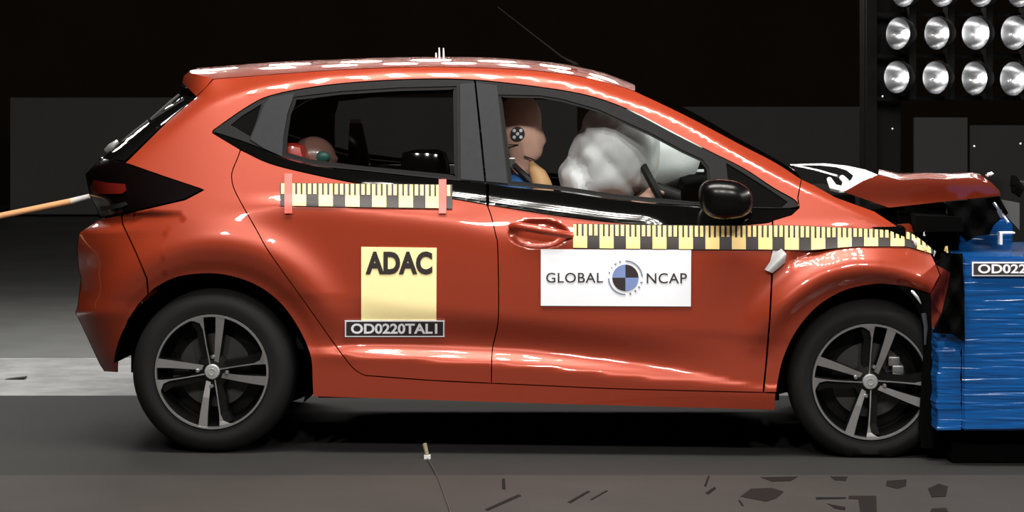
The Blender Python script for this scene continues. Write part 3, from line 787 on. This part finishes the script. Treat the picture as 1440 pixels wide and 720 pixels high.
def scale_tape(name, u0, u1, top, bot, first, period, label):
    ft, fb = pchip(top), pchip(bot)
    us = [u0 + (u1-u0)*k/60 for k in range(61)]
    base = panel(name, [(u, ft(u)) for u in us] + [(u, fb(u)) for u in us[::-1]], M['tape_black'], car, base_off, 4, rim=.004, gap=0, mirror=False, bias=-.0065, label=label)
    polys = []
    def pc(a, b, t0, t1):
        a = max(a, u0); b = min(b, u1)
        if b - a < .4: return
        f = lambda u, t: (u, ft(u) + (fb(u)-ft(u))*t)
        tm = [t0 + (t1-t0)*q/4 for q in range(5)]; am = (a+b)/2
        for q in range(4): polys.extend([[f(a, tm[q]), f(am, tm[q]), f(am, tm[q+1]), f(a, tm[q+1])], [f(am, tm[q]), f(b, tm[q]), f(b, tm[q+1]), f(am, tm[q+1])]])
    k = -1
    u = first - period
    while u < u1:
        th = period/5
        for j in range(5):
            a = u + j*th
            pc(a, a + th*.60, 0.02, .5 if j < 3 else .47)
        pc(u, u + period*.53, .5, .98)
        u += period
    flat('scale_mark', polys, M['yellow'], base, .0085)
    return base
scale_tape('measuring_tape', 394, 636, [(394, 257), (636, 259.5)], [(394, 289.5), (636, 293.5)], 410.5, 37.6, 'short black and yellow measuring tape on the rear door')
scale_tape('measuring_tape', 806, 1312, [(806, 314.5), (1019, 317), (1089, 316.5), (1175, 319.5), (1230, 322), (1275, 325.5), (1290, 333), (1312, 351)], [(806, 349), (900, 350.5), (1085, 351.5), (1137, 352), (1176, 349), (1215, 346.5), (1272, 346.5), (1290, 350.5), (1312, 357)], 806, 37.2, 'long black and yellow measuring tape along the front door and wing')
for a, b in ((400, 411), (617, 627.5)):
    sticker('fixing_tape', quad(a, 244 if a < 500 else 252, b, 300), M['salmon'], .011, 'salmon strip holding the tape')

# ---- wheels
def wheel(u, v, base, rad):
    c = PL(u, v, .035); k = .217/81
    t = MB().lathe([(.216, .012), (.222, -.003), (.25, -.012), (rad-.035, -.008), (rad-.012, .012), (rad-.002, .035), (rad, .07), (rad, .13), (rad-.01, .17), (rad-.04, .19), (.22, .185), (.205, .17), (.205, .03)], 'Y', 72, c, True)
    for q in t.v:
        if q.z < .003: q.z = .003
    ty = t.build('tyre', M['tyre'], car, True)
    rim = MB().lathe([(.219, -.004), (.214, -.009), (.207, -.006), (.204, .02), (.19, .06), (.185, .15), (.2, .17)], 'Y', 64, c)
    rim.lathe([(.0, .10), (.185, .11)], 'Y', 48, c)
    ro = rim.build('rim', M['wheel_black'], car, True)
    MB().lathe([(.2195, -.004), (.217, -.0115), (.2105, -.0115), (.208, -.004)], 'Y', 72, c).build('rim_lip', M['machined'], ro, True)
    def pt(r, a, y): return Vector((c.x + r*math.cos(R(a)), c.y + y, c.z + r*math.sin(R(a))))
    def spoke(poly_in, poly_out, m):
        # cross-section swept from hub to lip: four corners per station
        pass
    for q in range(4):
        A = base + 90*q
        # broad machined spoke
        def sweep(st, m, name='spoke', face=None):
            vs = []; fs = []; pv = []; pf = []
            for (r, a, hw_, y) in st:
                d = Vector((-math.sin(R(a)), 0, math.cos(R(a)))); p = pt(r, a, y); dep = Vector((0, .035, 0)); e = .004
                vs += [p - d*hw_, p + d*hw_, p + d*(hw_ + e) + dep, p - d*(hw_ + e) + dep]
                if face:
                    up = Vector((0, -.0012, 0)); g = hw_*.94
                    pv += [p - d*g + up, p + d*g + up, p + d*hw_ + up*-1, p - d*hw_ - up]
            def strip(v, cap):
                f = []
                for i in range(len(st)-1):
                    for j in range(4): f.append([i*4+j, i*4+(j+1) % 4, (i+1)*4+(j+1) % 4, (i+1)*4+j])
                return f + [[3, 2, 1, 0], [len(v)-4+j for j in range(4)]]
            o = MB().add(vs, strip(vs, 1)).build(name, m, ro)
            if face: MB().add(pv, strip(pv, 1)).build('spoke_face', face, ro)
            return o
        sweep([(.040, A - 22, .010, .012), (.10, A - 13, .0125, .002), (.16, A - 10.5, .0155, -.004), (.212, A - 9, .0185, -.009)], M['wheel_black'], 'spoke', M['machined'])
        sweep([(.030, A + 18, .003, .012), (.10, A + 12.5, .0022, .003), (.165, A + 11, .0030, -.003), (.190, A + 11.5, .008, -.006), (.204, A + 14, .020, -.009), (.213, A + 17, .034, -.010)], M['wheel_black'], 'spoke', M['machined'])
        # dark flank beside the thin spoke
        sweep([(.035, A + 36, .012, .018), (.10, A + 21, .014, .014), (.16, A + 17, .012, .010), (.2, A + 18, .018, .004)], M['wheel_black'], 'spoke_flank')
        nu = pt(.056, A - 3 - 45 + 45, .006)
        MB().lathe([(.0, -.006), (.006, -.005), (.0085, 0), (.009, .012)], 'Y', 12, nu).build('wheel_nut', M['steel'], ro, True)
    MB().lathe([(0, -.002), (.010, -.002), (.011, -.0035), (.013, -.0035), (.014, -.002), (.0255, -.001), (.0285, .002), (.0295, .02)], 'Y', 32, c).build('hub_cap', M['cap'], ro, True)
    MB().lathe([(.028, .012), (.062, .018), (.07, .05), (.06, .09)], 'Y', 32, c).build('hub', M['wheel_black'], ro, True)
    MB().lathe([(.06, .075), (.14, .075), (.14, .095), (.06, .095)], 'Y', 48, c, True).build('brake_disc', M['brake'], ro, True)
    if base < 90:
        ca = MB()
        for a, r in ((20, .115), (38, .118)):
            p = pt(r, a, .055); ca.box(p - Vector((.022, .012, .018)), p + Vector((.022, .02, .018)), .006)
        ca.build('brake_caliper', M['steel'], ro, True)
    else:
        p = pt(.13, 186, .06); MB().box(p - Vector((.03, .012, .014)), p + Vector((.03, .02, .014)), .004).build('brake_caliper', M['trimgrey'], ro, True)
    return [ty, ro]
WH = wheel(298, 523, 90, .313) + wheel(1224, 537, 77, .306)

# ---- far side of the car: mirrored copies of panels, windows, wheels
COPIES_SET = {o.name for o in COPIES}
done = set()
def mirror_copy(o, parent=None):
    c = o.copy(); C.objects.link(c)
    c.parent = parent or car
    if parent is None: c.scale = (1, -1, 1)
    done.add(o.name)
    for ch in list(o.children):
        if ch.name in COPIES_SET or o in WH or ch.name in [x.name for w_ in WH for x in w_.children] or o is tl: mirror_copy(ch, c)
    return c
for o in COPIES + WH:
    if o.name in done or (o.parent and o.parent != car): continue
    mirror_copy(o)

# ================================================================ DUMMIES
# driver dummy: seated body grown from a skeleton, head lofted from its profile, one mesh
dm = thing('crash_test_dummy', 'adult crash test dummy in a blue shirt in the driver seat', 'dummy', MC @ Vector((xs + .06, -.36, .52)))
dm.rotation_euler = MC.to_euler()
DI = (MC @ Matrix.Translation(Vector((xs + .06, -.36, .52)))).inverted() @ MC
def dl(u, v, off): return DI @ PL(u, v, off)
HEAD = [(137, 722, 742), (139, 714, 750), (144, 708, 755), (152, 704, 759), (162, 702, 761), (172, 702, 761.5), (182, 703, 762), (190, 705, 763), (198, 707, 764), (206, 710, 763.5), (213, 713, 763), (219, 715, 761), (224, 716, 757), (229, 716, 748), (236, 715, 745), (246, 712, 746), (258, 706, 750)]
vs = []; fs = []; n = 40
for i, (v, ub, uf) in enumerate(HEAD):
    a = dl(ub, v, .5); b = dl(uf, v, .5); cxm = (a.x+b.x)/2; rx = (b.x-a.x)/2
    wd = rx*(.80 if v < 205 else (.74 if v < 226 else .85))
    for k in range(n):
        th = 2*math.pi*k/n; ct, stt = math.cos(th), math.sin(th)
        x = cxm + rx*math.copysign(abs(ct)**.85, ct); y = a.y + wd*math.copysign(abs(stt)**.85, stt)
        if ct > .9: x += .016*max(0, 1 - abs(v-195)/13)*((ct-.9)/.1)           # nose
        if .75 < ct < .97 and 176 < v < 190: x -= .006*(1 - abs(v-183)/8)       # eye sockets
        if ct > .8 and 207 < v < 212: x -= .003
        vs.append((x, y, a.z))
for i in range(len(HEAD)-1):
    for k in range(n): fs.append([i*n+k, i*n+(k+1) % n, (i+1)*n+(k+1) % n, (i+1)*n+k])
fs += [list(range(n)), [(len(HEAD)-1)*n + k for k in range(n)][::-1]]
hv = MB().add(vs, fs)
def skin(name, nodes, edges, levels=2):
    me = bpy.data.meshes.new(name); me.from_pydata([p for p, r in nodes], edges, []); o = bpy.data.objects.new(name, me); C.objects.link(o)
    o.modifiers.new('s', 'SKIN')
    for i, (p, r) in enumerate(nodes):
        rr = r if isinstance(r, tuple) else (r, r)
        me.skin_vertices[0].data[i].radius = rr; me.skin_vertices[0].data[i].use_root = (i == 0)
    sb = o.modifiers.new('b', 'SUBSURF'); sb.levels = levels; sb.render_levels = levels
    dg = bpy.context.evaluated_depsgraph_get(); dg.update()
    m2 = bpy.data.meshes.new_from_object(o.evaluated_get(dg))
    r = ([v.co.copy() for v in m2.vertices], [list(p.vertices) for p in m2.polygons])
    bpy.data.objects.remove(o); return r
nk = dl(731, 246, .5)
handp = dl(918, 268, .42)
hip = Vector((.02, 0, .06))
nodes = [(hip, (.15, .12)), (Vector((-.03, 0, .24)), (.15, .12)), (Vector((nk.x - .03, 0, nk.z - .16)), (.17, .12)), (Vector((nk.x, 0, nk.z - .05)), (.08, .075)), (Vector((nk.x, 0, nk.z + .02)), (.058, .058))]
edges = [(0, 1), (1, 2), (2, 3), (3, 4)]
for s in (-1, 1):
    b = len(nodes)
    shx = Vector((nk.x + .0, s*.19, nk.z - .11))
    el = Vector((nk.x + .20, s*.24, nk.z - .30)); ha = Vector((handp.x - .02, s*.14, handp.z - .03))
    nodes += [(shx, .062), (el, .045), (el.lerp(ha, .8), .032), (ha, .028)]
    edges += [(2, b), (b, b+1), (b+1, b+2), (b+2, b+3)]
    for f in range(4):
        q = len(nodes); off = Vector((0, s*.012, .03 - f*.02)); tip = ha + Vector((.03, -s*.01, 0)) + off
        nodes += [(tip, .009), (tip + Vector((.03, -s*.02, -.008)), .008), (tip + Vector((.028 - f*.003, -s*.045, -.02)), .007)]; edges += [(b+3, q), (q, q+1), (q+1, q+2)]
    q = len(nodes); nodes += [(ha + Vector((.0, -s*.03, .03)), .010), (ha + Vector((.03, -s*.04, .045)), .008)]; edges += [(b+3, q), (q, q+1)]
    b = len(nodes)
    nodes += [(Vector((.08, s*.10, .06)), .085), (Vector((.46, s*.15, .13)), .062), (Vector((.72, s*.15, -.20)), .045), (Vector((.74, s*.15, -.23)), .04), (Vector((.84, s*.15, -.25)), .032)]
    edges += [(0, b), (b, b+1), (b+1, b+2), (b+2, b+3), (b+3, b+4)]
sv, sf = skin('body', nodes, edges)
hv.add(sv, sf)
body = hv.build('body', M['skin'], dm, True)
# shirt, shoulder pads, head target
sh = MB()
shn = [(Vector((-.0, 0, .10)), (.165, .135)), (Vector((-.03, 0, .24)), (.165, .135)), (Vector((nk.x - .03, 0, nk.z - .16)), (.185, .135)), (Vector((nk.x - .005, 0, nk.z - .03)), (.13, .10)), (Vector((nk.x - .008, 0, nk.z + .012)), (.10, .085))]
a_, b_ = skin('shirt', shn, [(0, 1), (1, 2), (2, 3), (3, 4)]); sh.add(a_, b_).build('shirt', M['shirt'], dm, True, label='blue shirt')
p0, p1, p2 = dl(751, 238, .40), dl(757, 246, .39), dl(768, 276, .37)
MB().tube([dl(747, 229, .42), p0, p1, dl(762, 258, .38), p2], [.010, .024, .033, .037, .036], 16).build('shoulder_pad', M['pad'], dm, True, label='tan shoulder pad')
tc_ = dl(729, 188, .5); rt = 10*.00284
hy = min(q[1] for i, q in enumerate(vs) if abs(q[2]-tc_.z) < .02) 
disc = MB().lathe([(0, hy - tc_.y - .004), (rt, hy - tc_.y - .003), (rt, hy - tc_.y + .012)], 'Y', 32, tc_).build('head_target', M['ink'], dm, True, label='round black target with white dots')
dots = MB()
for du, dv in ((0, 0), (-4.6, -4.6), (4.6, -4.6), (-4.6, 4.6), (4.6, 4.6)):
    q = dl(729 + du, 188 + dv, .5); dots.lathe([(0, hy - q.y - .0055), (.0068, hy - q.y - .0052)], 'Y', 12, q)
dots.build('target_dot', M['white'], disc)
MB().tube([Vector((dl(u, v, .5).x, hy + .005, dl(u, v, .5).z)) for u, v in ((716, 203), (722, 203.5), (730, 203))], .0022, 6).build('skin_seam', M['ink'], dm)
MB().tube([Vector((dl(u, v, .5).x, hy + yy, dl(u, v, .5).z)) for u, v, yy in ((738, 219, .010), (746, 222, .012), (753, 225, .022))], .0028, 6).build('jaw_seam', M['ink'], dm)
# child seats and child dummy on the rear seat
def cseat(u, v, w_, h_, off, m, label):
    t = thing('child_carrier', label, 'child carrier', MC @ Vector((PL(u, v, off).x, PL(u, v, off).y, .53)), MC.to_euler())
    z = PL(u, v, off).z - .53
    o = MB().box((-w_, -.20, 0), (w_, .20, z + h_), .05)
    for q in o.v: q.x += -.10*(q.z - z)
    o.build('shell', m, t, True)
    MB().box((-w_, -.22, 0), (w_ + .08, .22, .14), .04).build('base', M['dark'], t, True)
    return t
cs1 = cseat(417, 222, .06, .06, .40, M['red_cloth'], 'red child carrier behind the rear door window')
ct_ = thing('child_dummy', 'small brown child dummy head showing above the rear door', 'dummy', MC @ Vector((PL(440, 222, .40).x, PL(440, 222, .40).y, .66)), MC.to_euler())
z0 = PL(440, 222, .40).z - .66
cn = [(Vector((.0, 0, .04)), .09), (Vector((0, 0, .16)), .085), (Vector((0, 0, z0 - .11)), .045)]
cn += [(Vector((.02, s*.11, .14)), .035) for s in (-1, 1)] + [(Vector((.16, s*.13, .05)), .026) for s in (-1, 1)] + [(Vector((.06, s*.06, .03)), .045) for s in (-1, 1)] + [(Vector((.24, s*.08, .04)), .035) for s in (-1, 1)]
a_, b_ = skin('child', cn, [(0, 1), (1, 2), (1, 3), (1, 4), (3, 5), (4, 6), (0, 7), (0, 8), (7, 9), (8, 10)])
def chead(d, q):
    return Vector((q.x*(1.05 if d.x > 0 else 1.0), q.y, q.z)) + (Vector((.008, 0, 0)) if d.x > .95 and abs(d.z + .1) < .2 else Vector((0, 0, 0)))
MB().add(a_, b_).ell((0, 0, z0), (.088, .075, .085), 32, 20, chead).build('body', M['child_skin'], ct_, True)
MB().ell((.048, -.066, z0 + .005), (.030, .012, .022), 16, 10).build('face_patch', M['teal'], ct_, True)
cs2 = cseat(598, 228, .085, .05, .55, M['gloss_black'], 'black glossy child carrier beside the middle door pillar')
hp_ = thing('headrest_post', 'slim black upright post with silver tip seen through the rear door window', 'post', MC @ Vector((PL(508, 240, .85).x, PL(508, 240, .85).y, .53)), MC.to_euler())
zt = PL(499, 170, .85).z - .53
MB().prism([(-.05, 0), (.03, 0), (.035, zt - .17), (.0, zt - .01), (-.045, zt - .01), (-.05, zt - .1)], -.03, .03).build('post', M['gloss_black'], hp_)
MB().box((-.043, -.028, zt - .012), (-.002, .028, zt + .006), .006).build('tip', M['silver'], hp_)

# ================================================================ BARRIER
bx = lambda u, Y=-.3: (u-720)*(D+Y)/F
bz = lambda v, Y=-.3: H - (v-HZ)*(D+Y)/F
bar = thing('crash_barrier', 'blue film wrapped deformable barrier block at the right edge', 'barrier', (bx(1500), .2, 0))
ox, oy = bar.location.x, bar.location.y
def wrapped(x0, x1, y0, y1, z0_, z1_, name, amp=.004, n=14):
    bm = bmesh.new(); bmesh.ops.create_cube(bm, size=1)
    bmesh.ops.bevel(bm, geom=bm.edges[:], offset=.012, segments=2, affect='EDGES')
    bmesh.ops.subdivide_edges(bm, edges=bm.edges[:], cuts=n, use_grid_fill=True)
    for v in bm.verts:
        v.co = Vector(((x0+x1)/2 + v.co.x*(x1-x0), (y0+y1)/2 + v.co.y*(y1-y0), (z0_+z1_)/2 + v.co.z*(z1_-z0_)))
        k = noise.noise(Vector((v.co.x*5, v.co.y*5, v.co.z*45)))
        v.co += Vector((k*amp, k*amp, 0))
        v.co -= Vector((ox, oy, 0))
    return MB().bm(bm).build(name, M['film'], bar, True)
wrapped(bx(1354), bx(1560), -.3, .7, bz(606), bz(361), 'honeycomb_block')
wrapped(bx(1320), bx(1354) - .001, -.28, .7, bz(606, -.28), bz(466, -.28), 'bumper_element', .010)
MB().box((bx(1348, .6) - ox, .58 - oy, bz(345, .6)), (bx(1423, .6) - ox, .62 - oy, bz(283, .6)), .008).build('upper_flange', M['film'], bar)
MB().box((bx(1560) - ox, -.5 - oy, 0), (bx(1560) + .8 - ox, 1.4 - oy, 1.0), .02).build('rigid_block', M['rack'], bar)
MB().box((bx(1345) - ox, -.2 - oy, .0), (bx(1560) - ox, .6 - oy, .12), .01).build('support_base', M['void'], bar)
pl = MB().box((bx(1366) - ox, -.314 - oy, bz(388)), (bx(1512) - ox, -.309 - oy, bz(368))).build('number_board', M['white'], bar, label='black board with white characters')
MB().box((bx(1368) - ox, -.316 - oy, bz(386)), (bx(1510) - ox, -.312 - oy, bz(370))).build('board_field', M['tape_black'], pl)
vs_, fs_ = text_geo('OD0220TAL1', .025)
mesh('lettering', [(bx(1374 + x*126) - ox, -.3175 - oy, bz(384 - y*13)) for x, y in vs_], fs_, M['white'], pl, False)
MB().box((bx(1426) - ox, -.05 - oy, bz(350)), (bx(1430) - ox, .0 - oy, bz(333)), .003).box((bx(1426) - ox, -.05 - oy, bz(334)), (bx(1448) - ox, .0 - oy, bz(331)), .003).build('bracket', M['silver'], bar)
MB().tube([Vector((bx(1419), -.02, bz(289))) - Vector((ox, oy, 0)), Vector((bx(1440), -.02, bz(318))) - Vector((ox, oy, 0))], .006, 6).tube([Vector((bx(1427), -.02, bz(300))) - Vector((ox, oy, 0)), Vector((bx(1432), -.02, bz(310))) - Vector((ox, oy, 0))], .012, 6).build('bracket_rod', M['steel'], bar, True)
gr = MB().prism([(bx(1421), bz(290)), (bx(1428), bz(284)), (bx(1460), bz(290)), (bx(1460), bz(330)), (bx(1438), bz(306))], .02, .05)
for q in gr.v: q -= Vector((ox, oy, 0))
gr.build('sheet_scrap', M['trimgrey'], bar)

# ================================================================ TOW ROPE
a = PW(-900, 490, .9); a = PW(100, 283, .9).lerp(a, 1.6); b = PW(100, 283, .9); c = PW(126, 276, .9)
tr = thing('tow_rope', 'taut tan tow strap running from the rear of the car to the left', 'rope', a)
MB().tube([Vector((0, 0, 0)), b - a], .0135, 10).build('strap', M['rope'], tr, True)
MB().tube([b - a, c - a], [.0135, .011], 10).build('rope_end', M['ropewhite'], tr, True, label='pale end of the strap')

# ================================================================ LAMP RACK
LY = 5.0; ls = (D + LY)/F
lx = lambda u: (u-720)*ls
lz = lambda v: H - (v-HZ)*ls
rack = thing('lamp_rack', 'tall black steel rack carrying the rows of floodlights', 'rack', (lx(1350), LY + .25, 0))
rm = Vector(rack.location)
for vv in (-43, 18, 77, 138):
    MB().box((lx(1236) - rm.x, -.02, lz(vv) - .012), (lx(1500) - rm.x, .02, lz(vv) + .012)).build('rail', M['rack'], rack)
for i in range(4):
    MB().box((lx(1263 + i*54.4) + .085 - rm.x, -.138, lz(140)), (lx(1263 + i*54.4) + .125 - rm.x, .02, lz(-45))).build('lamp_column', M['rack'], rack)
for uu in (1234, 1500):
    MB().box((lx(uu) - rm.x - .03, -.03, 0), (lx(uu) - rm.x + .03, .03, 3.0)).build('upright', M['rack'], rack)
MB().box((lx(1244) - rm.x, .05, 0), (lx(1500) - rm.x, .09, lz(138) - .5)).build('skirt_sheet', M['rack'], rack) if False else None
MB().box((lx(1228) - rm.x, .10, 0), (lx(1280) - rm.x, .3, 2.0)).build('pedestal', M['rack'], rack)
first = None
rown = ['top', 'middle', 'bottom']; coln = ['first', 'second', 'third', 'fourth']
for j, (vv, off) in enumerate(((-13, 8), (47, 0), (108.5, -2))):
    for i in range(4):
        u = 1263 + off + i*(54.4 + j*.2); v = vv - (i*.3 if j < 2 else -i*.7)
        lab = '%s floodlight from the left in the %s visible row of the rack' % (coln[i], rown[j])
        rt_ = 22.8*ls*(1 + .02*i)
        if first is None:
            first = thing('floodlight', lab, 'lamp', group='floodlights on the rack')
            rr = 22.8*ls
            MB().lathe([(rr*1.0, 0), (rr*.97, .012), (rr*.82, .045), (rr*.55, .078), (rr*.2, .098), (0, .10)], 'Y', 32).build('reflector', M['reflector'], first, True)
            MB().lathe([(rr*.99, -.003), (rr*1.03, -.002), (rr*1.03, .02), (rr*.9, .06), (rr*.6, .10), (rr*.3, .13), (0, .13)], 'Y', 32).build('housing', M['rack'], first, True)
            bo = MB().lathe([(0, .040), (.020, .047), (.027, .065), (.016, .09), (.01, .10)], 'Y', 16).build('bulb', M['bulb'], first, True)
            fl = first
        else:
            fl = first.copy(); C.objects.link(fl); fl['label'] = lab
            for ch in first.children:
                c2 = ch.copy(); C.objects.link(c2); c2.parent = fl
        fl.location = (lx(u), LY, lz(v)); fl.rotation_euler = (R(random.uniform(-3, 3)), 0, R(-50 + random.uniform(-3, 3)))
        k = 1 + .02*i; fl.scale = (k, k, k)

# ================================================================ SMALL THINGS
# flying fragments in front of the barrier
frag = [(1392, 245, .20, .016, 'silver', 'pale splinter flying above the bonnet tip'),
        (1429, 262, .10, .042, 'void', 'black flake flying above the barrier at the right edge'),
        (1241, 135.5, 1.0, .0038, 'silver', 'tiny fragment flying below the first floodlight'),
        (1255, 181, 1.0, .0038, 'silver', 'tiny fragment flying above the crumpled bonnet'),
        (1370, 205.5, .8, .0038, 'silver', 'tiny fragment flying above the front of the bonnet'),
        (1435, 202, .8, .0038, 'silver', 'tiny fragment flying at the right edge above the barrier')]
for u, v, Y, r, m, lab in frag:
    mb = MB().ell((0, 0, 0), (r, r*.3, r*(.35 if m == 'silver' and r > .01 else 1)), 7, 5)
    for q in mb.v: q += Vector((random.uniform(-1, 1), 0, random.uniform(-1, 1)))*r*.25
    if m == 'void':
        for q in mb.v: q.x *= .6
    o = mb.build('fragment', M[m], None); o.location = PW(u, v, Y); o.rotation_euler = (0, R(-18), 0)
    tag(o, lab, 'debris', 'flying fragments')
# marker probe standing on the runway with its cable
p = PG(601, 645); t = thing('floor_probe', 'small pale probe lying on the dark floor in front of the car', 'probe', p)
MB().tube([Vector((0, 0, .01)), PW(597, 624, p.y + .02) - p], [.007, .009], 8).build('probe_rod', mat('dull_olive_rod', lin(112, 104, 84), .7, nscale=60), t, True)
MB().box((-.012, -.012, .0), (.012, .012, .014)).build('probe_clip', M['silver'], t)
cb = [PG(u, v, .004) - p for u, v in ((601, 645), (607, 655), (615, 670), (622, 688), (628, 705), (634, 722))]
MB().tube(cb, .0028, 6).build('cable', M['machined_dim'], t, True)
# scuffs, stains and splinters on the near floor
M['stain'] = mat('brown_floor_stain', lin(20, 15, 14), .8, spec=.2, nscale=8, namt=.25)
M['scuff'] = mat('black_scuff', lin(8, 7, 7), .8, spec=.2, nscale=30)
def mark(poly, m, name):
    z = .0035
    fl_ = bpy.data.objects['floor.001']
    c = [PG(u, v, z) for u, v in poly]
    n_ = len(c); V = c + [Vector((q.x, q.y, .002)) for q in c]
    mesh(name, V, [list(range(n_))] + [[i, (i+1) % n_, (i+1) % n_ + n_, i + n_] for i in range(n_)], m, fl_, False)
for poly in ([(1041, 698), (1056, 687), (1085, 686), (1102, 691), (1092, 700), (1078, 705)], [(1209, 697), (1232, 697), (1233, 720), (1210, 720), (1207, 702), (1193, 701), (1194, 697)],
             [(1247, 676), (1275, 674), (1274, 683), (1262, 687), (1246, 683)], [(1305, 687), (1320, 680), (1333, 684), (1330, 698), (1310, 699)], [(1168, 670), (1192, 670), (1189, 676), (1174, 675)],
             [(1070, 671), (1122, 670), (1112, 676), (1086, 677)], [(1310, 715), (1330, 714), (1334, 720), (1308, 720)]):
    mark(poly, M['stain'], 'floor_stain')
for poly in ([(682, 716), (729, 695), (733, 697), (686, 718)], [(798, 706), (826, 690), (830, 691), (803, 707)], [(830, 702), (853, 689), (855, 690), (832, 703)], [(1147, 699), (1190, 699), (1189, 701), (1148, 702)],
             [(992, 693), (1005, 684), (1007, 687), (996, 695)], [(1163, 708), (1189, 713), (1188, 717), (1175, 715)], [(706, 673), (710, 673), (711, 688), (706, 687)], [(990, 683), (996, 669), (998, 669), (993, 684)], [(1038, 703), (1041, 703), (1046, 711), (1043, 711)]):
    mark(poly, M['scuff'], 'scuff_mark')
o = MB().prism([(-.05, 0), (-.02, .004), (.05, .012), (.05, .004), (.0, 0)], -.03, .03).build('floor_chip', M['dark']); o.location = PG(22, 533)
tag(o, 'small dark flake lying on the pale floor behind the car', 'debris')
